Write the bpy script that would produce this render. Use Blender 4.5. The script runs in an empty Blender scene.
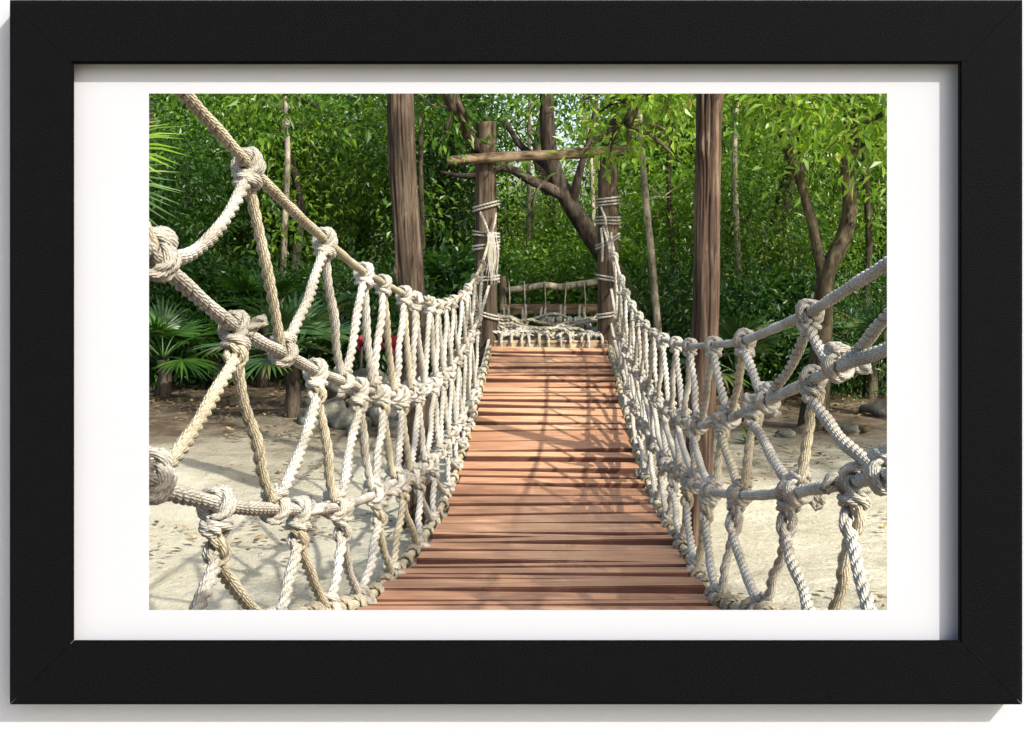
import bpy, bmesh, math, random
import numpy as np
from mathutils import Vector, Matrix, noise as mnoise
rad = math.radians
random.seed(7)
scene = bpy.context.scene
COL = scene.collection
W, H, F = 1024, 731, 1200.0          # picture size, focal length in pixels
CX, CY, EYE = 512.0, 224.0, 2.1      # principal point, eye height over the sand
VX = 550.0                           # vanishing column of the bridge

def U(px, py, d):
    return Vector(((px - CX) / F * d, d, EYE + (CY - py) / F * d))

# ------------------------------------------------------------------ objects
def tag(o, label=None, cat=None, group=None, kind=None):
    if label: o["label"] = label
    if cat: o["category"] = cat
    if group: o["group"] = group
    if kind: o["kind"] = kind
    return o

def empty(name, loc, label, cat, group=None):
    o = bpy.data.objects.new(name, None)
    o.location = loc
    o.empty_display_size = 0.1
    COL.objects.link(o)
    return tag(o, label, cat, group)

def link(name, me, mat, parent=None, loc=None):
    """mesh given in world coordinates; re-based to loc (or the parent's place)"""
    o = bpy.data.objects.new(name, me)
    if mat is not None and len(me.materials) == 0:
        me.materials.append(mat)
    COL.objects.link(o)
    if parent is not None:
        o.parent = parent
        off = world_loc(parent)
    else:
        off = Vector(loc) if loc is not None else Vector((0, 0, 0))
        o.location = off
    if off.length > 0:
        me.transform(Matrix.Translation(-off))
    return o

def world_loc(o):
    v = Vector((0, 0, 0))
    while o is not None:
        v += o.location
        o = o.parent
    return v

def mesh_np(name, verts, faces, smooth=True):
    verts = np.asarray(verts, dtype=np.float32)
    lay = None
    if verts.shape[1] == 4:
        lay = np.ascontiguousarray(verts[:, 3]); verts = np.ascontiguousarray(verts[:, :3])
    me = bpy.data.meshes.new(name)
    if isinstance(faces, list) and len(faces) and not all(len(f) == len(faces[0]) for f in faces):
        me.from_pydata([tuple(v) for v in verts], [], faces)
    else:
        faces = np.asarray(faces, dtype=np.int32)
        n, k = faces.shape
        me.vertices.add(len(verts)); me.vertices.foreach_set("co", verts.ravel())
        me.loops.add(n * k); me.loops.foreach_set("vertex_index", faces.ravel())
        me.polygons.add(n)
        me.polygons.foreach_set("loop_start", np.arange(0, n * k, k, dtype=np.int32))
        try: me.polygons.foreach_set("loop_total", np.full(n, k, dtype=np.int32))
        except Exception: pass
        me.update(calc_edges=True)
    if lay is not None:
        me.attributes.new("lay", "FLOAT", "POINT").data.foreach_set("value", lay)
    me.validate()
    me.polygons.foreach_set("use_smooth", np.full(len(me.polygons), smooth, dtype=bool))
    me.update()
    return me

def join_np(parts):
    vs, fs, n = [], [], 0
    for v, f in parts:
        vs.append(np.asarray(v)); fs.append(np.asarray(f) + n); n += len(v)
    return np.concatenate(vs), np.concatenate(fs)

# ------------------------------------------------------------------ materials
def new_mat(name):
    m = bpy.data.materials.new(name); m.use_nodes = True
    nt = m.node_tree; nt.nodes.clear()
    out = nt.nodes.new("ShaderNodeOutputMaterial")
    b = nt.nodes.new("ShaderNodeBsdfPrincipled")
    nt.links.new(b.outputs[0], out.inputs[0])
    return m, nt, b, out

def N(nt, t, **kw):
    n = nt.nodes.new(t)
    for k, v in kw.items():
        if k.startswith("i_"): n.inputs[k[2:].replace("_", " ")].default_value = v
        else: setattr(n, k, v)
    return n

def ramp(nt, fac, stops, interp="LINEAR"):
    r = nt.nodes.new("ShaderNodeValToRGB"); r.color_ramp.interpolation = interp
    el = r.color_ramp.elements
    while len(el) > 1: el.remove(el[-1])
    el[0].position = stops[0][0]; el[0].color = (*stops[0][1], 1)
    for p, c in stops[1:]:
        e = el.new(p); e.color = (*c, 1)
    nt.links.new(fac, r.inputs[0])
    return r.outputs[0]

def mix(nt, fac, a, b, blend="MIX"):
    m = nt.nodes.new("ShaderNodeMix"); m.data_type = "RGBA"; m.blend_type = blend
    for sock, v in ((m.inputs[0], fac), (m.inputs[6], a), (m.inputs[7], b)):
        if hasattr(v, "is_linked"): nt.links.new(v, sock)
        elif isinstance(v, (int, float)): sock.default_value = v
        else: sock.default_value = (*v, 1)
    return m.outputs[2]

def coords(nt, kind="Object", scale=(1, 1, 1), rnd=False):
    tc = nt.nodes.new("ShaderNodeTexCoord")
    mp = nt.nodes.new("ShaderNodeMapping"); mp.inputs["Scale"].default_value = scale
    nt.links.new(tc.outputs[kind], mp.inputs[0])
    if rnd:
        oi = nt.nodes.new("ShaderNodeObjectInfo")
        ml = N(nt, "ShaderNodeMath", operation="MULTIPLY"); ml.inputs[1].default_value = 37.0
        nt.links.new(oi.outputs["Random"], ml.inputs[0])
        cb = nt.nodes.new("ShaderNodeCombineXYZ")
        for i in range(3): nt.links.new(ml.outputs[0], cb.inputs[i])
        nt.links.new(cb.outputs[0], mp.inputs["Location"])
    return mp.outputs[0]

def noise(nt, vec, scale, detail=4, rough=0.55):
    n = nt.nodes.new("ShaderNodeTexNoise")
    n.inputs["Scale"].default_value = scale
    n.inputs["Detail"].default_value = detail
    n.inputs["Roughness"].default_value = rough
    nt.links.new(vec, n.inputs["Vector"])
    return n.outputs["Fac"]

def bump(nt, b, height, strength=0.3, dist=0.01):
    n = nt.nodes.new("ShaderNodeBump")
    n.inputs["Strength"].default_value = strength
    n.inputs["Distance"].default_value = dist
    nt.links.new(height, n.inputs["Height"])
    nt.links.new(n.outputs[0], b.inputs["Normal"])

def mat_rope(name, c_dark, c_mid, c_light):
    m, nt, b, _ = new_mat(name)
    v = coords(nt, "Object")
    base = ramp(nt, noise(nt, v, 5.0, 5, 0.6), [(0.3, c_dark), (0.5, c_mid), (0.68, c_light)])
    fine = ramp(nt, noise(nt, v, 160, 3, 0.7), [(0.32, (0.5, 0.48, 0.44)), (0.58, (1, 1, 1))])  # dark specks paint in the small shadows between fibres
    col = mix(nt, 0.7, base, fine, "MULTIPLY")
    at = N(nt, "ShaderNodeAttribute", attribute_name="lay")
    ml = N(nt, "ShaderNodeMath", operation="MULTIPLY"); ml.inputs[1].default_value = 15.0
    nt.links.new(at.outputs["Fac"], ml.inputs[0])
    wb = N(nt, "ShaderNodeMath", operation="MULTIPLY_ADD"); wb.inputs[1].default_value = 5.0
    nt.links.new(noise(nt, v, 45, 2), wb.inputs[0]); nt.links.new(ml.outputs[0], wb.inputs[2])
    sn = N(nt, "ShaderNodeMath", operation="SINE"); nt.links.new(wb.outputs[0], sn.inputs[0])
    yr = N(nt, "ShaderNodeMapRange"); yr.inputs[1].default_value = -1; yr.inputs[2].default_value = 1
    nt.links.new(sn.outputs[0], yr.inputs[0])
    col = mix(nt, 0.4, col, ramp(nt, yr.outputs[0], [(0.0, (0.6, 0.57, 0.52)), (0.45, (1, 1, 1))]), "MULTIPLY")
    nt.links.new(col, b.inputs["Base Color"])
    b.inputs["Roughness"].default_value = 0.85
    b.inputs["Specular IOR Level"].default_value = 0.2
    bump(nt, b, mix(nt, 0.5, yr.outputs[0], noise(nt, v, 260, 4, 0.7)), 0.7, 0.005)
    return m

ROPE = mat_rope("weathered_rope", (0.27, 0.245, 0.19), (0.41, 0.385, 0.325), (0.51, 0.49, 0.435))
ROPE_TAN = mat_rope("tan_rope", (0.308, 0.264, 0.176), (0.414, 0.365, 0.255), (0.502, 0.458, 0.343))

def mat_plank():
    m, nt, b, _ = new_mat("reddish_plank")
    v = coords(nt, "Object", (1.2, 14, 14), True)
    g = noise(nt, v, 3.0, 6, 0.65)
    g2 = noise(nt, coords(nt, "Object", (0.8, 60, 60), True), 2.0, 3, 0.6)
    oi = nt.nodes.new("ShaderNodeObjectInfo")
    top = ramp(nt, g, [(0.28, (0.34, 0.16, 0.085)), (0.5, (0.49, 0.27, 0.15)), (0.72, (0.63, 0.425, 0.27))])
    tone = ramp(nt, oi.outputs["Random"], [(0, (0.78, 0.72, 0.70)), (0.5, (1, 0.97, 0.95)), (1, (1.12, 1.12, 1.1))])
    top = mix(nt, 1.0, top, tone, "MULTIPLY")
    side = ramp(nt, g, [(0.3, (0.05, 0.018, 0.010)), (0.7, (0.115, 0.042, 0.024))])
    # walked-on faces are bleached, the dark red sawn edges carry painted-in shade
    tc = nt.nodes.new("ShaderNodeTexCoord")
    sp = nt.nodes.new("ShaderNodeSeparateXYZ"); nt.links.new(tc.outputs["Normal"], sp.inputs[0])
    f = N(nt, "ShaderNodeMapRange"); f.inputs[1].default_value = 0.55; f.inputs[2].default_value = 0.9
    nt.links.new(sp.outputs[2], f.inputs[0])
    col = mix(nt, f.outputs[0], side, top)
    streak = ramp(nt, g2, [(0.35, (0.72, 0.68, 0.66)), (0.55, (1, 1, 1))])
    col = mix(nt, 0.55, col, streak, "MULTIPLY")
    ob = coords(nt, "Object", (1, 1, 1)); sx = nt.nodes.new("ShaderNodeSeparateXYZ"); nt.links.new(ob, sx.inputs[0])
    ab = N(nt, "ShaderNodeMath", operation="ABSOLUTE"); nt.links.new(sx.outputs[0], ab.inputs[0])
    wn_ = N(nt, "ShaderNodeMath", operation="MULTIPLY_ADD"); wn_.inputs[1].default_value = 0.5
    nt.links.new(noise(nt, coords(nt, "Object", (3, 9, 9), True), 1.5, 4), wn_.inputs[0]); nt.links.new(ab.outputs[0], wn_.inputs[2])
    wear = ramp(nt, wn_.outputs[0], [(0.28, (1.1, 1.12, 1.12)), (0.62, (0.93, 0.9, 0.88)), (0.82, (0.8, 0.76, 0.72))])
    col = mix(nt, 0.8, col, wear, "MULTIPLY")
    spk = ramp(nt, noise(nt, coords(nt, "Object", (6, 14, 14), True), 9.0, 4, 0.7), [(0.30, (0.45, 0.38, 0.34)), (0.40, (1, 1, 1))])
    col = mix(nt, 0.7, col, spk, "MULTIPLY")
    nt.links.new(col, b.inputs["Base Color"])
    b.inputs["Roughness"].default_value = 0.62
    b.inputs["Specular IOR Level"].default_value = 0.3
    bump(nt, b, g2, 0.25, 0.004)
    return m
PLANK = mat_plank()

def mat_bark(name, c0, c1, c2, stretch=(9, 9, 1.1), bs=0.7):
    m, nt, b, _ = new_mat(name)
    v = coords(nt, "Object", stretch)
    g = noise(nt, v, 2.2, 7, 0.62)
    p = noise(nt, coords(nt, "Object", (2, 2, 0.7)), 1.4, 4, 0.6)
    cr = noise(nt, coords(nt, "Object", (stretch[0] * 2.2, stretch[1] * 2.2, stretch[2] * 0.9)), 2.0, 6, 0.75)
    col = ramp(nt, g, [(0.3, c0), (0.5, c1), (0.7, c2)])
    patch = ramp(nt, p, [(0.38, (0.45, 0.4, 0.36)), (0.62, (1.35, 1.28, 1.18))])
    col = mix(nt, 0.8, col, patch, "MULTIPLY")
    crk = ramp(nt, cr, [(0.38, (0.12, 0.1, 0.09)), (0.5, (1, 1, 1))])
    col = mix(nt, 0.9, col, crk, "MULTIPLY")
    nt.links.new(col, b.inputs["Base Color"])
    b.inputs["Roughness"].default_value = 0.85
    b.inputs["Specular IOR Level"].default_value = 0.2
    bump(nt, b, mix(nt, 0.5, g, cr), bs, 0.03)
    return m
BARK_GREY = mat_bark("grey_brown_bark", (0.016, 0.012, 0.008), (0.058, 0.043, 0.029), (0.135, 0.108, 0.078))
BARK_RED = mat_bark("red_brown_bark", (0.017, 0.010, 0.007), (0.062, 0.040, 0.027), (0.185, 0.138, 0.10), (11, 11, 0.7), 0.4)
BARK_DARK = mat_bark("dark_bark", (0.02, 0.015, 0.011), (0.05, 0.04, 0.03), (0.095, 0.078, 0.06), (6, 6, 2))
BARK_MOSS = mat_bark("mossy_bark", (0.022, 0.018, 0.010), (0.06, 0.05, 0.028), (0.13, 0.112, 0.068), (5, 5, 2.5))
BARK_PALE = mat_bark("pale_bark", (0.16, 0.14, 0.1), (0.3, 0.27, 0.2), (0.42, 0.39, 0.31), (5, 5, 3))
TIMBER = mat_bark("weathered_timber", (0.032, 0.024, 0.016), (0.085, 0.065, 0.045), (0.16, 0.128, 0.092), (10, 10, 0.9))
TIMBER_X = mat_bark("weathered_timber_beam", (0.06, 0.042, 0.026), (0.17, 0.125, 0.08), (0.29, 0.23, 0.155), (0.9, 10, 10))
PALE_X = mat_bark("pale_sawn_timber", (0.25, 0.17, 0.1), (0.42, 0.31, 0.2), (0.52, 0.41, 0.28), (0.9, 12, 12), 0.3)

def mat_leaf(name, stops, transl=0.42, rough=0.36):
    m, nt, b, out = new_mat(name)
    geo = nt.nodes.new("ShaderNodeNewGeometry")
    v = coords(nt, "Object")
    col = ramp(nt, geo.outputs["Random Per Island"], stops)
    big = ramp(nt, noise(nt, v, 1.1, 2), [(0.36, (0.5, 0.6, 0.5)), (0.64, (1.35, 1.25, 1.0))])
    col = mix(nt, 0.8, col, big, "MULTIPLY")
    nt.links.new(col, b.inputs["Base Color"])
    b.inputs["Roughness"].default_value = rough
    b.inputs["Specular IOR Level"].default_value = 0.5
    tr = nt.nodes.new("ShaderNodeBsdfTranslucent")
    tcol = mix(nt, 1.0, col, (1.5, 1.6, 0.7), "MULTIPLY")
    nt.links.new(tcol, tr.inputs[0])
    mx = nt.nodes.new("ShaderNodeMixShader"); mx.inputs[0].default_value = transl
    nt.links.new(b.outputs[0], mx.inputs[1]); nt.links.new(tr.outputs[0], mx.inputs[2])
    nt.links.new(mx.outputs[0], out.inputs[0])
    return m
LEAF_MID = mat_leaf("mid_green_leaves", [(0, (0.035, 0.09, 0.008)), (0.5, (0.078, 0.17, 0.014)), (0.85, (0.13, 0.235, 0.025)), (1, (0.2, 0.29, 0.05))])
LEAF_DARK = mat_leaf("dark_green_leaves", [(0, (0.015, 0.05, 0.007)), (0.6, (0.035, 0.095, 0.012)), (1, (0.07, 0.155, 0.022))])
LEAF_LIGHT = mat_leaf("light_green_leaves", [(0, (0.07, 0.15, 0.01)), (0.5, (0.14, 0.255, 0.022)), (0.93, (0.23, 0.34, 0.05)), (1, (0.3, 0.3, 0.09))], 0.45)
LEAF_PALM = mat_leaf("palm_leaflets", [(0, (0.025, 0.068, 0.016)), (0.55, (0.05, 0.11, 0.03)), (0.9, (0.085, 0.155, 0.045)), (1, (0.17, 0.14, 0.06))], 0.25, 0.35)
LEAF_RED = mat_leaf("red_leaves", [(0, (0.24, 0.015, 0.035)), (1, (0.45, 0.04, 0.08))], 0.3)
LEAF_DRY = mat_leaf("dry_leaves", [(0, (0.06, 0.034, 0.018)), (0.6, (0.16, 0.10, 0.05)), (0.93, (0.25, 0.17, 0.085)), (1, (0.30, 0.21, 0.06))], 0.05, 0.7)

def mat_ground():
    m, nt, b, _ = new_mat("pale_sand")
    v = coords(nt, "Object")
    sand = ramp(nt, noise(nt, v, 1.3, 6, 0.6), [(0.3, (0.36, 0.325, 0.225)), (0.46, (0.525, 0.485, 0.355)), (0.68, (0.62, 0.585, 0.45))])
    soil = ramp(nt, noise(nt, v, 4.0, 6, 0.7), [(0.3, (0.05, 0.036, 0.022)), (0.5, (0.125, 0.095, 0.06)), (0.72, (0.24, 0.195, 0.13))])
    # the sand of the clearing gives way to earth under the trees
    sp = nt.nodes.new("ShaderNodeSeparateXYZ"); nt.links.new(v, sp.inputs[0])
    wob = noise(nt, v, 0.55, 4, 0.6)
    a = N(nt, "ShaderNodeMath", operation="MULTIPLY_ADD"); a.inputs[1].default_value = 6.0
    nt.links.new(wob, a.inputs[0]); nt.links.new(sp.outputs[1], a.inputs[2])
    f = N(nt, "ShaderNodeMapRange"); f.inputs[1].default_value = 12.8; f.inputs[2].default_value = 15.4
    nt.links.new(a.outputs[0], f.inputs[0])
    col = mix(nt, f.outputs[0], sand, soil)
    grit = ramp(nt, noise(nt, v, 55, 3, 0.75), [(0.36, (0.5, 0.45, 0.38)), (0.5, (1, 1, 1))])
    col = mix(nt, 0.5, col, grit, "MULTIPLY")
    nt.links.new(col, b.inputs["Base Color"])
    b.inputs["Roughness"].default_value = 0.95
    b.inputs["Specular IOR Level"].default_value = 0.1
    bump(nt, b, mix(nt, 0.5, noise(nt, v, 9, 8, 0.75), noise(nt, v, 2.6, 3, 0.6)), 1.0, 0.14)
    return m
GROUND = mat_ground()

def mat_stone():
    m, nt, b, _ = new_mat("grey_stone")
    v = coords(nt, "Object", (1, 1, 1), True)
    col = ramp(nt, noise(nt, v, 6, 6, 0.65), [(0.35, (0.03, 0.03, 0.02)), (0.52, (0.10, 0.095, 0.07)), (0.7, (0.22, 0.21, 0.165))])
    nt.links.new(col, b.inputs["Base Color"]); b.inputs["Roughness"].default_value = 0.9
    bump(nt, b, noise(nt, v, 14, 6, 0.7), 0.6, 0.03)
    return m
STONE = mat_stone()

def mat_black():
    m, nt, b, _ = new_mat("black_grained_moulding")
    v = coords(nt, "Object")
    g = noise(nt, v, 620, 4, 0.7)
    sc = noise(nt, v, 60, 6, 0.75)
    col = ramp(nt, g, [(0.35, (0.0004, 0.0004, 0.0007)), (0.62, (0.0018, 0.0018, 0.0026))])
    nt.links.new(col, b.inputs["Base Color"])
    rr = ramp(nt, sc, [(0.35, (0.42,) * 3), (0.7, (0.58,) * 3)])
    nt.links.new(rr, b.inputs["Roughness"])
    b.inputs["Specular IOR Level"].default_value = 0.05
    bump(nt, b, g, 0.9, 0.0022)
    return m
BLACK = mat_black()

def mat_plain(name, c, scale, bs, bd, rough=0.9, var=0.03):
    m, nt, b, _ = new_mat(name)
    v = coords(nt, "Object")
    lo = tuple(x * (1 - var) for x in c)
    nt.links.new(ramp(nt, noise(nt, v, 3, 5), [(0.3, lo), (0.7, c)]), b.inputs["Base Color"])
    b.inputs["Roughness"].default_value = rough
    b.inputs["Specular IOR Level"].default_value = 0.15
    bump(nt, b, noise(nt, v, scale, 5, 0.6), bs, bd)
    return m
MAT_BOARD = mat_plain("white_mat_board", (0.315, 0.322, 0.345), 900, 0.15, 0.0006)
WALL = mat_plain("white_wall_paint", (0.335, 0.342, 0.362), 260, 0.15, 0.0012)

# ------------------------------------------------------------------ shapes
def pchip(xs, ys, x):
    xs = np.asarray(xs, float); ys = np.asarray(ys, float)
    h = np.diff(xs); dl = np.diff(ys) / h
    m = np.zeros(len(xs)); m[0] = dl[0]; m[-1] = dl[-1]
    for i in range(1, len(xs) - 1):
        m[i] = (dl[i - 1] * h[i] + dl[i] * h[i - 1]) / (h[i] + h[i - 1])
    i = int(np.clip(np.searchsorted(xs, x) - 1, 0, len(h) - 1))
    t = (x - xs[i]) / h[i]
    if t < 0 or t > 1:
        e = 0 if t < 0 else -1
        return ys[e] + m[e] * (x - xs[e])
    return ((2*t**3 - 3*t*t + 1) * ys[i] + (t**3 - 2*t*t + t) * h[i] * m[i]
            + (-2*t**3 + 3*t*t) * ys[i+1] + (t**3 - t*t) * h[i] * m[i+1])

def catmull(pts, step):
    P = [np.asarray(p, float) for p in pts]
    if len(P) == 2: 
        n = max(2, int(np.linalg.norm(P[1] - P[0]) / step) + 1)
        return np.array([P[0] + (P[1] - P[0]) * i / (n - 1) for i in range(n)])
    Q = [2 * P[0] - P[1]] + P + [2 * P[-1] - P[-2]]
    out = []
    for i in range(1, len(Q) - 2):
        p0, p1, p2, p3 = Q[i-1:i+3]
        n = max(2, int(np.linalg.norm(p2 - p1) / step * 2) + 2)
        t = np.linspace(0, 1, n, endpoint=False)[:, None]
        out.append(0.5 * ((2*p1) + (-p0+p2)*t + (2*p0-5*p1+4*p2-p3)*t*t + (-p0+3*p1-3*p2+p3)*t**3))
    C = np.concatenate(out + [P[-1][None]])
    s = np.concatenate([[0], np.cumsum(np.linalg.norm(np.diff(C, axis=0), axis=1))])
    n = max(3, int(s[-1] / step) + 1)
    q = np.linspace(0, s[-1], n)
    return np.stack([np.interp(q, s, C[:, k]) for k in range(3)], 1)

def frames(C):
    T = np.gradient(C, axis=0); T /= np.linalg.norm(T, axis=1)[:, None] + 1e-12
    a = np.array([0, 0, 1.0]) if abs(T[0][2]) < 0.9 else np.array([1.0, 0, 0])
    u = np.cross(T[0], a); u /= np.linalg.norm(u)
    Us = [u]
    for i in range(1, len(C)):
        u = Us[-1] - T[i] * np.dot(Us[-1], T[i]); u /= np.linalg.norm(u) + 1e-12
        Us.append(u)
    Us = np.array(Us)
    return T, Us, np.cross(T, Us)

def sweep(C, prof_r, prof_a, cap=True):
    """prof_r, prof_a: (n rings, k) radius and angle"""
    T, Ua, V = frames(C)
    n, k = prof_r.shape
    P = C[:, None, :] + prof_r[..., None] * (np.cos(prof_a)[..., None] * Ua[:, None, :] + np.sin(prof_a)[..., None] * V[:, None, :])
    verts = P.reshape(-1, 3)
    i = np.arange(n - 1)[:, None] * k; j = np.arange(k)[None, :]; j2 = (j + 1) % k
    f = np.stack([i + j, i + j2, i + k + j2, i + k + j], -1).reshape(-1, 4)
    if cap:
        c0, c1 = len(verts), len(verts) + 1
        verts = np.concatenate([verts, C[:1], C[-1:]])
        jj = np.arange(k); jn = (jj + 1) % k
        e0 = np.stack([np.full(k, c0), jn, jj, jj], -1)
        b = (n - 1) * k
        e1 = np.stack([np.full(k, c1), b + jj, b + jn, b + jn], -1)
        # degenerate quads are avoided: fan with repeated corner replaced by pairs
        e0 = np.stack([np.full(k // 2, c0), (2*np.arange(k//2)+2) % k, 2*np.arange(k//2)+1, 2*np.arange(k//2)], -1)
        e1 = np.stack([np.full(k // 2, c1), b + 2*np.arange(k//2), b + 2*np.arange(k//2)+1, b + (2*np.arange(k//2)+2) % k], -1)
        f = np.concatenate([f, e0, e1])
    return verts, f

def rope(pts, r, fine=True, pitch=None):
    """three-strand laid rope along a path"""
    pitch = pitch or r * 7.4
    step = pitch / (12 if fine else 8)
    C = catmull(pts, step)
    k = 18 if fine else 12
    per = k // 3
    ph = (np.arange(per) / per - 0.5) * (2 * math.pi / 3)
    c, q = 0.475, 0.525
    rho = c * np.cos(ph) + np.sqrt(np.maximum(q*q - (c*np.sin(ph))**2, 0))
    rr = np.tile(rho, 3) * r
    ang = np.arange(k) / k * 2 * math.pi
    tw = np.arange(len(C)) * step / pitch * 2 * math.pi
    wob = 1 + 0.06 * np.sin(np.arange(len(C)) * step / r * 0.37 + pts[0][0] * 50)
    v, f = sweep(C, rr[None, :] * wob[:, None], ang[None, :] + tw[:, None])
    lay = np.concatenate([(ang[None, :] + tw[:, None]).ravel(), [tw[0], tw[-1]]])
    return np.concatenate([v, lay[:, None]], 1), f

def tube(pts, radii, k=14, step=None, bumpy=0.0, seed=0.0, freq=6.0, ridge=0.9):
    step = step or max(radii) * 0.8
    C = catmull(pts, step)
    s = np.linspace(0, 1, len(C))
    r = np.interp(s, np.linspace(0, 1, len(radii)), radii)
    ang = np.arange(k) / k * 2 * math.pi
    R = np.repeat(r[:, None], k, 1)
    if bumpy:
        for i in range(len(C)):
            for j in range(k):
                p = Vector((math.cos(ang[j]) * ridge + seed, math.sin(ang[j]) * ridge, C[i][2] * freq * 0.3 + C[i][0] * 0.5))
                R[i, j] *= 1 + bumpy * (mnoise.noise(p) + 0.5 * mnoise.noise(p * 2.7))
    return sweep(C, R, np.repeat(ang[None, :], len(C), 0))

def box_np(x0, x1, y0, y1, z0, z1):
    v = np.array([(x, y, z) for z in (z0, z1) for y in (y0, y1) for x in (x0, x1)], float)
    f = np.array([(0, 2, 3, 1), (4, 5, 7, 6), (0, 1, 5, 4), (2, 6, 7, 3), (0, 4, 6, 2), (1, 3, 7, 5)])
    return v, f

def bevel(me, w, seg=2):
    bm = bmesh.new(); bm.from_mesh(me)
    bmesh.ops.bevel(bm, geom=bm.edges[:], offset=w, segments=seg, affect="EDGES", profile=0.6)
    bm.to_mesh(me); bm.free()
    return me

rng = np.random.default_rng(11)
def leaves(centers, spread, per, size, wide=0.42, droop=0.25, seed=1, flat=0.75):
    """many small folded leaves scattered in clumps round the given centres"""
    g = np.random.default_rng(seed)
    C = np.asarray(centers, float)
    n = len(C) * per
    base = np.repeat(C, per, 0)
    off = g.normal(0, 1, (n, 3)) * np.array([1, 1, flat]) * np.repeat(np.broadcast_to(spread, (len(C),)), per)[:, None]
    p = base + off
    d = off / (np.linalg.norm(off, axis=1)[:, None] + 1e-9) + g.normal(0, 0.7, (n, 3)); d[:, 2] -= droop
    d /= np.linalg.norm(d, axis=1)[:, None]
    up = np.array([0, 0, 1.0]) + g.normal(0, 0.45, (n, 3))
    s = np.cross(d, up); s /= np.linalg.norm(s, axis=1)[:, None] + 1e-9
    nn = np.cross(s, d)
    L = size * g.uniform(0.6, 1.35, n)[:, None]
    w = L * wide * 0.5
    v0 = p
    v1 = p + d * L * 0.45 + s * w + nn * w * 0.35
    v2 = p + d * L - nn * L * 0.10
    v3 = p + d * L * 0.45 - s * w + nn * w * 0.35
    V = np.stack([v0, v1, v2, v3], 1).reshape(-1, 3)
    i = np.arange(n)[:, None] * 4
    Fc = np.concatenate([i + np.array([[0, 2, 1]]), i + np.array([[0, 3, 2]])])
    return V, Fc

def blob_centers(c, r, n, seed, hollow=0.35):
    g = np.random.default_rng(seed)
    out = []
    while len(out) < n:
        q = g.uniform(-1, 1, 3)
        l = np.linalg.norm(q)
        if l > 1 or l < hollow: continue
        if mnoise.noise(Vector(q * 2.3) + Vector((seed * 3.1, 0, 0))) < -0.12: continue
        out.append(np.array(c) + q * np.array(r))
    return np.array(out)

# ------------------------------------------------------------------ camera, light
cam = bpy.data.cameras.new("camera"); camo = bpy.data.objects.new("camera", cam)
COL.objects.link(camo); scene.camera = camo
camo.location = (0, 0, EYE); camo.rotation_euler = (rad(90), 0, 0)
cam.sensor_width = 36; cam.sensor_fit = "HORIZONTAL"; cam.lens = 36 * F / W
cam.shift_x = 0.0; cam.shift_y = -(H / 2 - CY) / W
cam.clip_start = 0.05; cam.clip_end = 500

TH, PHI = rad(39), rad(43)
to_sun = Vector((math.sin(PHI) * math.cos(TH), -math.cos(PHI) * math.cos(TH), math.sin(TH)))
sun = bpy.data.lights.new("sun", "SUN"); suno = bpy.data.objects.new("sun", sun)
COL.objects.link(suno); suno.location = to_sun * 30
suno.rotation_euler = to_sun.to_track_quat("Z", "Y").to_euler()
sun.energy = 3.2; sun.angle = rad(0.9); sun.color = (1.0, 0.965, 0.90)

world = bpy.data.worlds.new("World"); scene.world = world; world.use_nodes = True
wn = world.node_tree
sky = wn.nodes.new("ShaderNodeTexSky"); sky.sky_type = "NISHITA"; sky.sun_disc = False
sky.sun_elevation = TH
sky.sun_rotation = math.atan2(to_sun.x, to_sun.y)
sky.dust_density = 3.5
wn.links.new(sky.outputs[0], wn.nodes["Background"].inputs[0])
wn.nodes["Background"].inputs[1].default_value = 0.15
scene.view_settings.view_transform = "Standard"; scene.view_settings.look = "None"
scene.view_settings.exposure = 1.25; scene.view_settings.gamma = 1.0

# ------------------------------------------------------------------ wall and picture frame
D_FRONT, D_MAT, D_WALL = 1.2, 1.2170, 1.2275
def xz(px, py, d):
    v = U(px, py, d); return v.x, v.z

def wall():
    hx0, hz1 = xz(96, 76, D_WALL); hx1, hz0 = xz(940, 630, D_WALL)
    X0, X1, Z0, Z1 = -2.6, 1.6, -0.02, 2.5
    bm = bmesh.new()
    def ring(y):
        o = [bm.verts.new(p) for p in ((X0, y, Z0), (X1, y, Z0), (X1, y, Z1), (X0, y, Z1))]
        i = [bm.verts.new(p) for p in ((hx0, y, hz0), (hx1, y, hz0), (hx1, y, hz1), (hx0, y, hz1))]
        return o, i
    o, i = ring(D_WALL); o2, i2 = ring(D_WALL + 0.03)
    for k in range(4):
        n = (k + 1) % 4
        bm.faces.new((o[k], o[n], i[n], i[k])); bm.faces.new((o2[n], o2[k], i2[k], i2[n]))
        bm.faces.new((o[n], o[k], o2[k], o2[n])); bm.faces.new((i[k], i[n], i2[n], i2[k]))
    bmesh.ops.recalc_face_normals(bm, faces=bm.faces)
    me = bpy.data.meshes.new("wall"); bm.to_mesh(me); bm.free()
    o = link("wall", me, WALL, loc=(0, D_WALL, 0))
    tag(o, "plain white wall that the black picture frame hangs on", "wall")
wall()

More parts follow.
